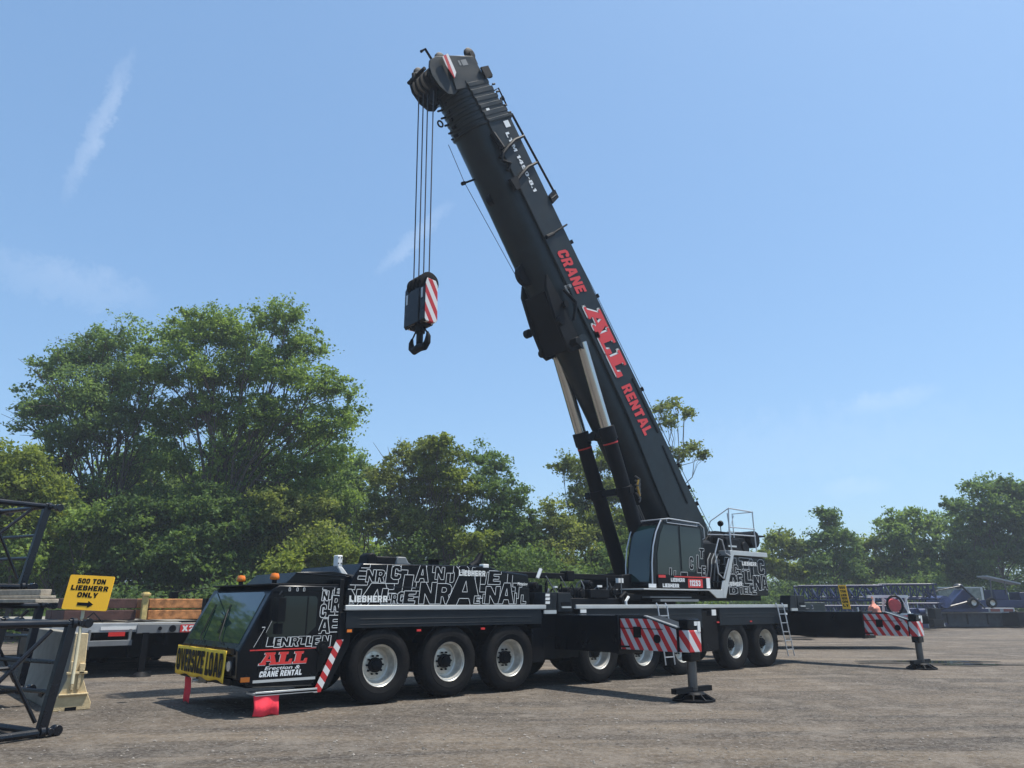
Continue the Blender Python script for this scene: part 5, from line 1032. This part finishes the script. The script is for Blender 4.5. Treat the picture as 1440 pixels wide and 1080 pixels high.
def tree(base, lobes, lm, label, cat='tree', group=None, trunk_r=.3, clumps=1., per=42, leaf=.27, bark='bark', name='tree', fork=.3, twigs=True, crad=.62, gap=0., bare=0):
    """lobes: (x, y, z, rx, rz) crown masses in metres; limbs run from the trunk into every lobe, twigs to every clump"""
    base = Vector(base); t = thing(name, base, label, cat, group); w = MB()
    ztop = max(l[2] for l in lobes); zf = base.z + (ztop-base.z)*fork; cx = sum(l[0] for l in lobes)/len(lobes); cy = sum(l[1] for l in lobes)/len(lobes)
    fk = (base.x*.6+cx*.4, base.y*.6+cy*.4, zf); limb(w, (base.x, base.y, base.z-.1), fk, trunk_r, trunk_r*.75, .08)
    CC = []; RR = []; TT = []
    for (x, y, z, rx, rz) in lobes:
        L1 = limb(w, fk, (x, y, z-rz*.25), trunk_r*.28, trunk_r*.06, .15, 5)
        n = max(12, int(clumps*rx*rx*rz*11)); n = min(n, 200)
        g = rng.normal(size=(n, 3)); g /= np.linalg.norm(g, axis=1)[:, None]; r = rng.random((n, 1))**.42
        low = g[:, 2] < -.35; g[low, 2] *= .55
        c = np.array([x, y, z])+g*r*np.array([rx, rx, rz]); CC.append(c); RR.append(crad*(.45+.95*rng.random(n)**1.5)); TT.append(np.clip(.45+.3*rng.normal()*.4+rng.normal(size=n)*.22, 0, 1))
        if twigs:
            for k in range(0, n, 3): j = L1[rng.integers(2, 6)]; limb(w, j, c[k], trunk_r*.07, .012, .12, 2)
        for k in range(bare):
            g3 = rng.normal(size=3); g3[2] = abs(g3[2])*.6; g3 /= np.linalg.norm(g3); e = np.array([x, y, z])+g3*np.array([rx, rx, rz])*rng.uniform(.5, .85); m_ = limb(w, L1[rng.integers(1, 5)], e, .06, .02, .15, 3)
            for q in range(4): e2 = e+rng.normal(size=3)*.9; limb(w, m_[2], e2, .03, .01, .1, 2)
    w.build('trunk', M[bark], t)
    cen = np.concatenate(CC); rad = np.concatenate(RR); tone = np.concatenate(TT)
    v, f, tn = leaves_mesh(cen, rad, per, leaf, tone); mesh_np('crown', v, f, tn, LM[lm], t, base); return t
def lobes_px(d, items, depth_r=1.):
    out = []
    for px, py, r in items: p = at(px, py, d + rng.uniform(-1.2, 1.2)*depth_r); k = r*d/FPX; out.append((p.x, p.y, p.z, k, k*.92))
    return out
# the pair of tall trees on the left, laid out mass by mass
tree(ground(168, 46), lobes_px(46, [(128,500,48),(175,485,42),(80,520,40),(60,570,42),(115,560,52),(170,540,46),(205,520,34),(50,600,34),(100,620,42),(150,600,46),(195,580,42),(215,630,40),(90,650,26),(180,650,30),(60,650,30),(215,690,34),(130,690,22)]), 3, 'tall spreading tree with bare lower branches, left half of the tall pair', trunk_r=.34, clumps=.54, per=95, leaf=.19, fork=.32, crad=.72, bare=2)
tree(ground(262, 45), lobes_px(45, [(250,475,40),(290,462,44),(330,470,46),(235,520,44),(285,520,48),(340,520,48),(385,455,38),(405,440,26),(425,490,42),(390,520,46),(440,540,40),(475,545,34),(300,580,50),(360,590,50),(420,600,46),(468,600,40),(490,590,28),(250,590,44),(340,650,50),(410,660,46),(470,650,32),(250,650,36),(300,700,44),(370,705,44),(440,700,40),(260,710,30),(480,700,28)]), 0, 'tallest tree with the broad right crown of the tall pair', trunk_r=.40, clumps=.58, per=95, leaf=.19, fork=.3, crad=.72)
# middle and lower masses
mid = [
 (20, 42, [(15,660,44),(50,690,44),(-20,680,50),(20,740,50),(70,745,40)], 2, 'bushy yellow green tree at the left edge under the tall pair'),
 (95, 41, [(90,760,40),(60,800,36),(120,790,38),(110,735,30),(40,780,36)], 0, 'leafy tree just above the yellow arrow sign'),
 (190, 43, [(180,740,44),(225,730,40),(200,790,40),(160,790,34),(240,780,36)], 1, 'dark shaded tree under the bare branches of the tall pair'),
 (300, 42, [(290,720,44),(330,740,46),(300,790,40),(345,790,36),(265,770,38)], 1, 'dark green tree in front of the tallest trunk'),
 (400, 43, [(390,720,42),(430,720,42),(400,770,42),(450,770,38),(375,780,34)], 4, 'olive green bushy tree behind the driver cab roof'),
 (440, 40, [(430,785,26),(465,778,28),(400,795,22),(490,790,24)], 2, 'low yellowish shrub behind the white boom rest'),
 (508, 52, [(500,650,22),(520,668,22),(490,680,22),(505,700,24),(530,700,20),(485,720,24)], 3, 'thin airy sapling in the gap right of the tall pair'),
 (590, 50, [(575,650,30),(545,670,28),(600,640,28),(555,710,34),(600,690,36),(580,740,38),(530,740,30),(625,720,30),(560,775,30)], 4, 'olive tree with grey dead twigs behind the engine cover'),
 (625, 49, [(618,622,14),(628,648,24),(610,668,26),(640,680,30),(650,720,34),(630,760,36),(665,760,30)], 2, 'pointed yellow green tree, highest in the middle group'),
 (690, 51, [(670,645,24),(695,655,24),(685,685,32),(715,700,28),(700,740,36),(730,730,28),(735,765,34),(700,780,30)], 1, 'dark green tree sloping down towards the crane cylinders'),
 (790, 53, [(775,730,28),(760,760,34),(800,755,34),(780,790,30),(745,790,26)], 4, 'rounded olive tree left of the far luffing cylinder'),
 (845, 56, [(790,655,20),(815,665,26),(850,650,26),(830,700,34),(865,690,34),(850,740,40),(880,740,34),(815,745,30),(860,785,36)], 2, 'light green tree seen between the two luffing cylinders'),
 (925, 54, [(905,720,30),(940,700,30),(925,760,36),(960,750,30),(890,770,30),(970,790,30)], 0, 'green tree almost hidden behind the foot of the boom'),
 (1105, 74, [(1090,765,20),(1110,775,24),(1130,772,20),(1100,800,24),(1130,805,22),(1075,790,20)], 2, 'pale green tree beside the rear body of the crane'),
 (1165, 72, [(1163,725,12),(1170,745,18),(1158,765,20),(1185,758,16),(1175,790,26),(1200,775,18),(1150,800,22),(1200,805,22)], 1, 'dark pointed tree near the middle of the right hand row'),
 (1225, 76, [(1215,770,16),(1235,765,18),(1225,795,24),(1250,800,24),(1210,815,20)], 2, 'yellow green tree right of the dark pointed tree'),
 (1272, 74, [(1250,735,18),(1278,730,20),(1300,742,18),(1265,760,26),(1290,775,26),(1275,805,28),(1305,810,22)], 0, 'feathery mid green tree above the blue machines'),
 (1330, 75, [(1318,735,18),(1340,740,18),(1325,765,24),(1350,770,22),(1335,800,28),(1360,810,24)], 3, 'grey green tree between the feathery one and the tallest at right'),
 (1400, 72, [(1375,690,20),(1345,710,14),(1400,685,20),(1425,690,22),(1390,720,28),(1425,730,30),(1370,745,26),(1400,765,32),(1435,775,30),(1375,795,30),(1450,700,24),(1465,740,34),(1480,790,36)], 1, 'tallest tree at the right edge with an uneven top'),
]
for px, d, L_, lm, label in mid:
    tree(ground(px, d), lobes_px(d, L_), lm, label, group='trees round the yard', trunk_r=.22, bare=2 if 'dead' in label else 0, bark='barkpale' if 'dead' in label else 'bark', clumps=.9*(1 if d < 60 else .55), per=95, leaf=.21 if d < 60 else .30, fork=.25, crad=.62 if d < 60 else .85, twigs=d < 60)
# the loose tree that shows right of the boom
tree(ground(935, 50), lobes_px(50, [(925,575,15),(950,570,16),(968,582,12),(940,595,14),(955,640,13),(975,632,14),(990,640,9),(925,640,16),(900,620,20),(905,680,24),(945,660,10)]), 4, 'loose tree with open branches showing right of the boom', group='trees round the yard', trunk_r=.22, clumps=1.2, per=26, leaf=.23, fork=.5, crad=.45, bark='barkpale')
tree(ground(-60, 44), lobes_px(44, [(-60,640,60),(-110,620,60),(-40,720,60),(-130,700,60),(-180,660,60)]), 1, 'dark tree beyond the left edge of the photo', trunk_r=.3, clumps=.5, per=50, leaf=.3, crad=.8)
tree(ground(-330, 40), lobes_px(40, [(-330,600,90),(-420,560,90),(-250,640,80),(-380,700,90),(-520,640,90)]), 0, 'broad tree far beyond the left edge of the photo', trunk_r=.4, clumps=.2, per=70, leaf=.4, crad=1.1)
tree(ground(-800, 40), lobes_px(40, [(-800,560,110),(-900,500,110),(-700,640,100),(-880,700,110),(-1050,600,110)]), 3, 'big tree out of sight, mirrored in the crane windscreen', trunk_r=.4, clumps=.15, per=70, leaf=.45, crad=1.2)
# undergrowth and the wood behind, which reads as one mass
def mass(name, rows, lm, per, leaf, rad):
    C = []; 
    for px0, px1, d, n, top in rows:
        for i in range(n):
            px = rng.uniform(px0, px1); dd = d+rng.uniform(-1.5, 3); tp = np.interp(px, [t[0] for t in top], [t[1] for t in top]); g = ground(px, dd); zt = at(px, tp, dd).z*(.86+.16*math.sin(px*.045)+.10*math.sin(px*.13+2)); z = zt*(rng.random()**.8); C.append((g.x, g.y, max(.2, z)))
    C = np.array(C); v, f, tn = leaves_mesh(C, rad*(.6+.8*rng.random(len(C))), per, leaf, np.clip(.4+.2*rng.normal(size=len(C)), 0, 1)); o = mesh_np(name, v, f, tn, LM[lm], None, (0, 0, 0)); o['kind'] = 'stuff'
mass('undergrowth', [(-150,300,44,420,[(-150,700),(300,730)]),(300,1000,48,700,[(300,740),(600,770),(1000,775)]),(40,360,39,160,[(40,835),(360,830)]),(1040,1520,71,420,[(1040,815),(1520,810)])], 1, 85, .22, .8)
mass('woodland', [(-200,260,54,900,[(-200,640),(40,670),(120,640),(260,600)]),(240,520,56,620,[(240,600),(440,620),(480,680),(520,740)]),(510,1000,60,560,[(510,745),(620,720),(740,770),(830,750),(1000,760)]),(1000,1560,88,620,[(1000,800),(1180,785),(1250,785),(1400,760),(1560,750)])], 0, 90, .34, 1.4)

# ---- thin summer haze
hm = bpy.data.materials.new('haze_air'); hm.use_nodes = True; nt = hm.node_tree; nt.nodes.remove(nt.nodes['Principled BSDF']); pv = nt.nodes.new('ShaderNodeVolumePrincipled'); pv.inputs['Color'].default_value = (.80, .88, 1, 1); pv.inputs['Density'].default_value = .0009; pv.inputs['Anisotropy'].default_value = .2
nt.links.new(pv.outputs[0], nt.nodes['Material Output'].inputs['Volume'])
c = MB(); c.box(-160, 200, -60, 210, -1, 40); hz = c.build('haze', hm, None, smooth=False); hz['kind'] = 'stuff'

# ================================================================== LIGHT, SKY, RENDER
SUN = Vector((.30, -.20, 1.0)).normalized()
sd = bpy.data.lights.new('sun', 'SUN'); so = bpy.data.objects.new('sun', sd); COL.objects.link(so); sd.energy = 3.9; sd.angle = R(.6); sd.color = (1, .95, .87)
so.rotation_euler = (-SUN).to_track_quat('-Z', 'Y').to_euler()
w = bpy.data.worlds.new('World'); bpy.context.scene.world = w; w.use_nodes = True; nt = w.node_tree; N = nt.nodes; L = nt.links
sky = N.new('ShaderNodeTexSky'); sky.sky_type = 'NISHITA'; sky.sun_disc = False; sky.sun_elevation = math.asin(SUN.z); sky.sun_rotation = math.atan2(SUN.x, SUN.y); sky.air_density = 1.0; sky.dust_density = 1.8; sky.ozone_density = 1.6; sky.altitude = 200
bg = N['Background']; bg.inputs[1].default_value = .115
# thin high cirrus streaks, fixed in the sky by direction
tc = N.new('ShaderNodeTexCoord')
def streak(px0, py0, px1, py1, wid, amt):
    a = ray(px0, py0).normalized(); b = ray(px1, py1).normalized(); u = (b-a); half = u.length/2; u.normalize(); c = ((a+b)/2).normalized(); v = c.cross(u).normalized()
    outs = []
    for vec, k in ((u, half), (v, wid)):
        s = N.new('ShaderNodeVectorMath'); s.operation = 'SUBTRACT'; L.new(tc.outputs['Generated'], s.inputs[0]); s.inputs[1].default_value = c
        d = N.new('ShaderNodeVectorMath'); d.operation = 'DOT_PRODUCT'; L.new(s.outputs[0], d.inputs[0]); d.inputs[1].default_value = vec/k; outs.append(d.outputs['Value'])
    n = N.new('ShaderNodeTexNoise'); n.inputs['Scale'].default_value = 45; n.inputs['Detail'].default_value = 10; n.inputs['Roughness'].default_value = .75; L.new(tc.outputs['Generated'], n.inputs['Vector'])
    def math_(op, a_, b_):
        m = N.new('ShaderNodeMath'); m.operation = op
        for i, q in enumerate((a_, b_)):
            if isinstance(q, (int, float)): m.inputs[i].default_value = q
            else: L.new(q, m.inputs[i])
        return m.outputs[0]
    wob = math_('MULTIPLY', math_('SUBTRACT', n.outputs['Fac'], .5), 3.2); y = math_('ADD', outs[1], wob)
    e = math_('ADD', math_('POWER', math_('ABSOLUTE', outs[0], 0), 2.5), math_('MULTIPLY', y, y)); f = math_('SUBTRACT', 1, e); m = N.new('ShaderNodeClamp'); L.new(f, m.inputs[0])
    return math_('MULTIPLY', math_('MULTIPLY', m.outputs[0], amt), n.outputs['Fac'])
acc = None
for s in ((192,62,88,290,.011,.26),(640,280,525,390,.012,.22),(-40,365,230,425,.03,.16),(1180,575,1330,545,.015,.18),(1150,690,1260,680,.012,.14),(900,640,1420,600,.05,.08)):
    o = streak(*s)
    if acc is None: acc = o
    else: m = N.new('ShaderNodeMath'); m.operation = 'ADD'; L.new(acc, m.inputs[0]); L.new(o, m.inputs[1]); acc = m.outputs[0]
mx = N.new('ShaderNodeMix'); mx.data_type = 'RGBA'; L.new(acc, mx.inputs[0]); tint = N.new('ShaderNodeMix'); tint.data_type = 'RGBA'; tint.blend_type = 'MULTIPLY'; tint.inputs[0].default_value = 1; tint.inputs[7].default_value = (.88, 1.03, 1.06, 1); L.new(sky.outputs[0], tint.inputs[6]); air = N.new('ShaderNodeMix'); air.data_type = 'RGBA'; air.inputs[0].default_value = .38; air.inputs[7].default_value = (1.28, 2.42, 4.25, 1); L.new(tint.outputs[2], air.inputs[6]); L.new(air.outputs[2], mx.inputs[6]); mx.inputs[7].default_value = (6, 6.3, 6.8, 1)
L.new(mx.outputs[2], bg.inputs[0])
sc = bpy.context.scene; sc.view_settings.view_transform = 'Standard'; sc.view_settings.look = 'None'; sc.view_settings.exposure = .75; sc.view_settings.gamma = 1
sc.render.engine = 'CYCLES'; sc.cycles.max_bounces = 6; sc.cycles.transparent_max_bounces = 6
sc.render.resolution_x = 1024; sc.render.resolution_y = 768
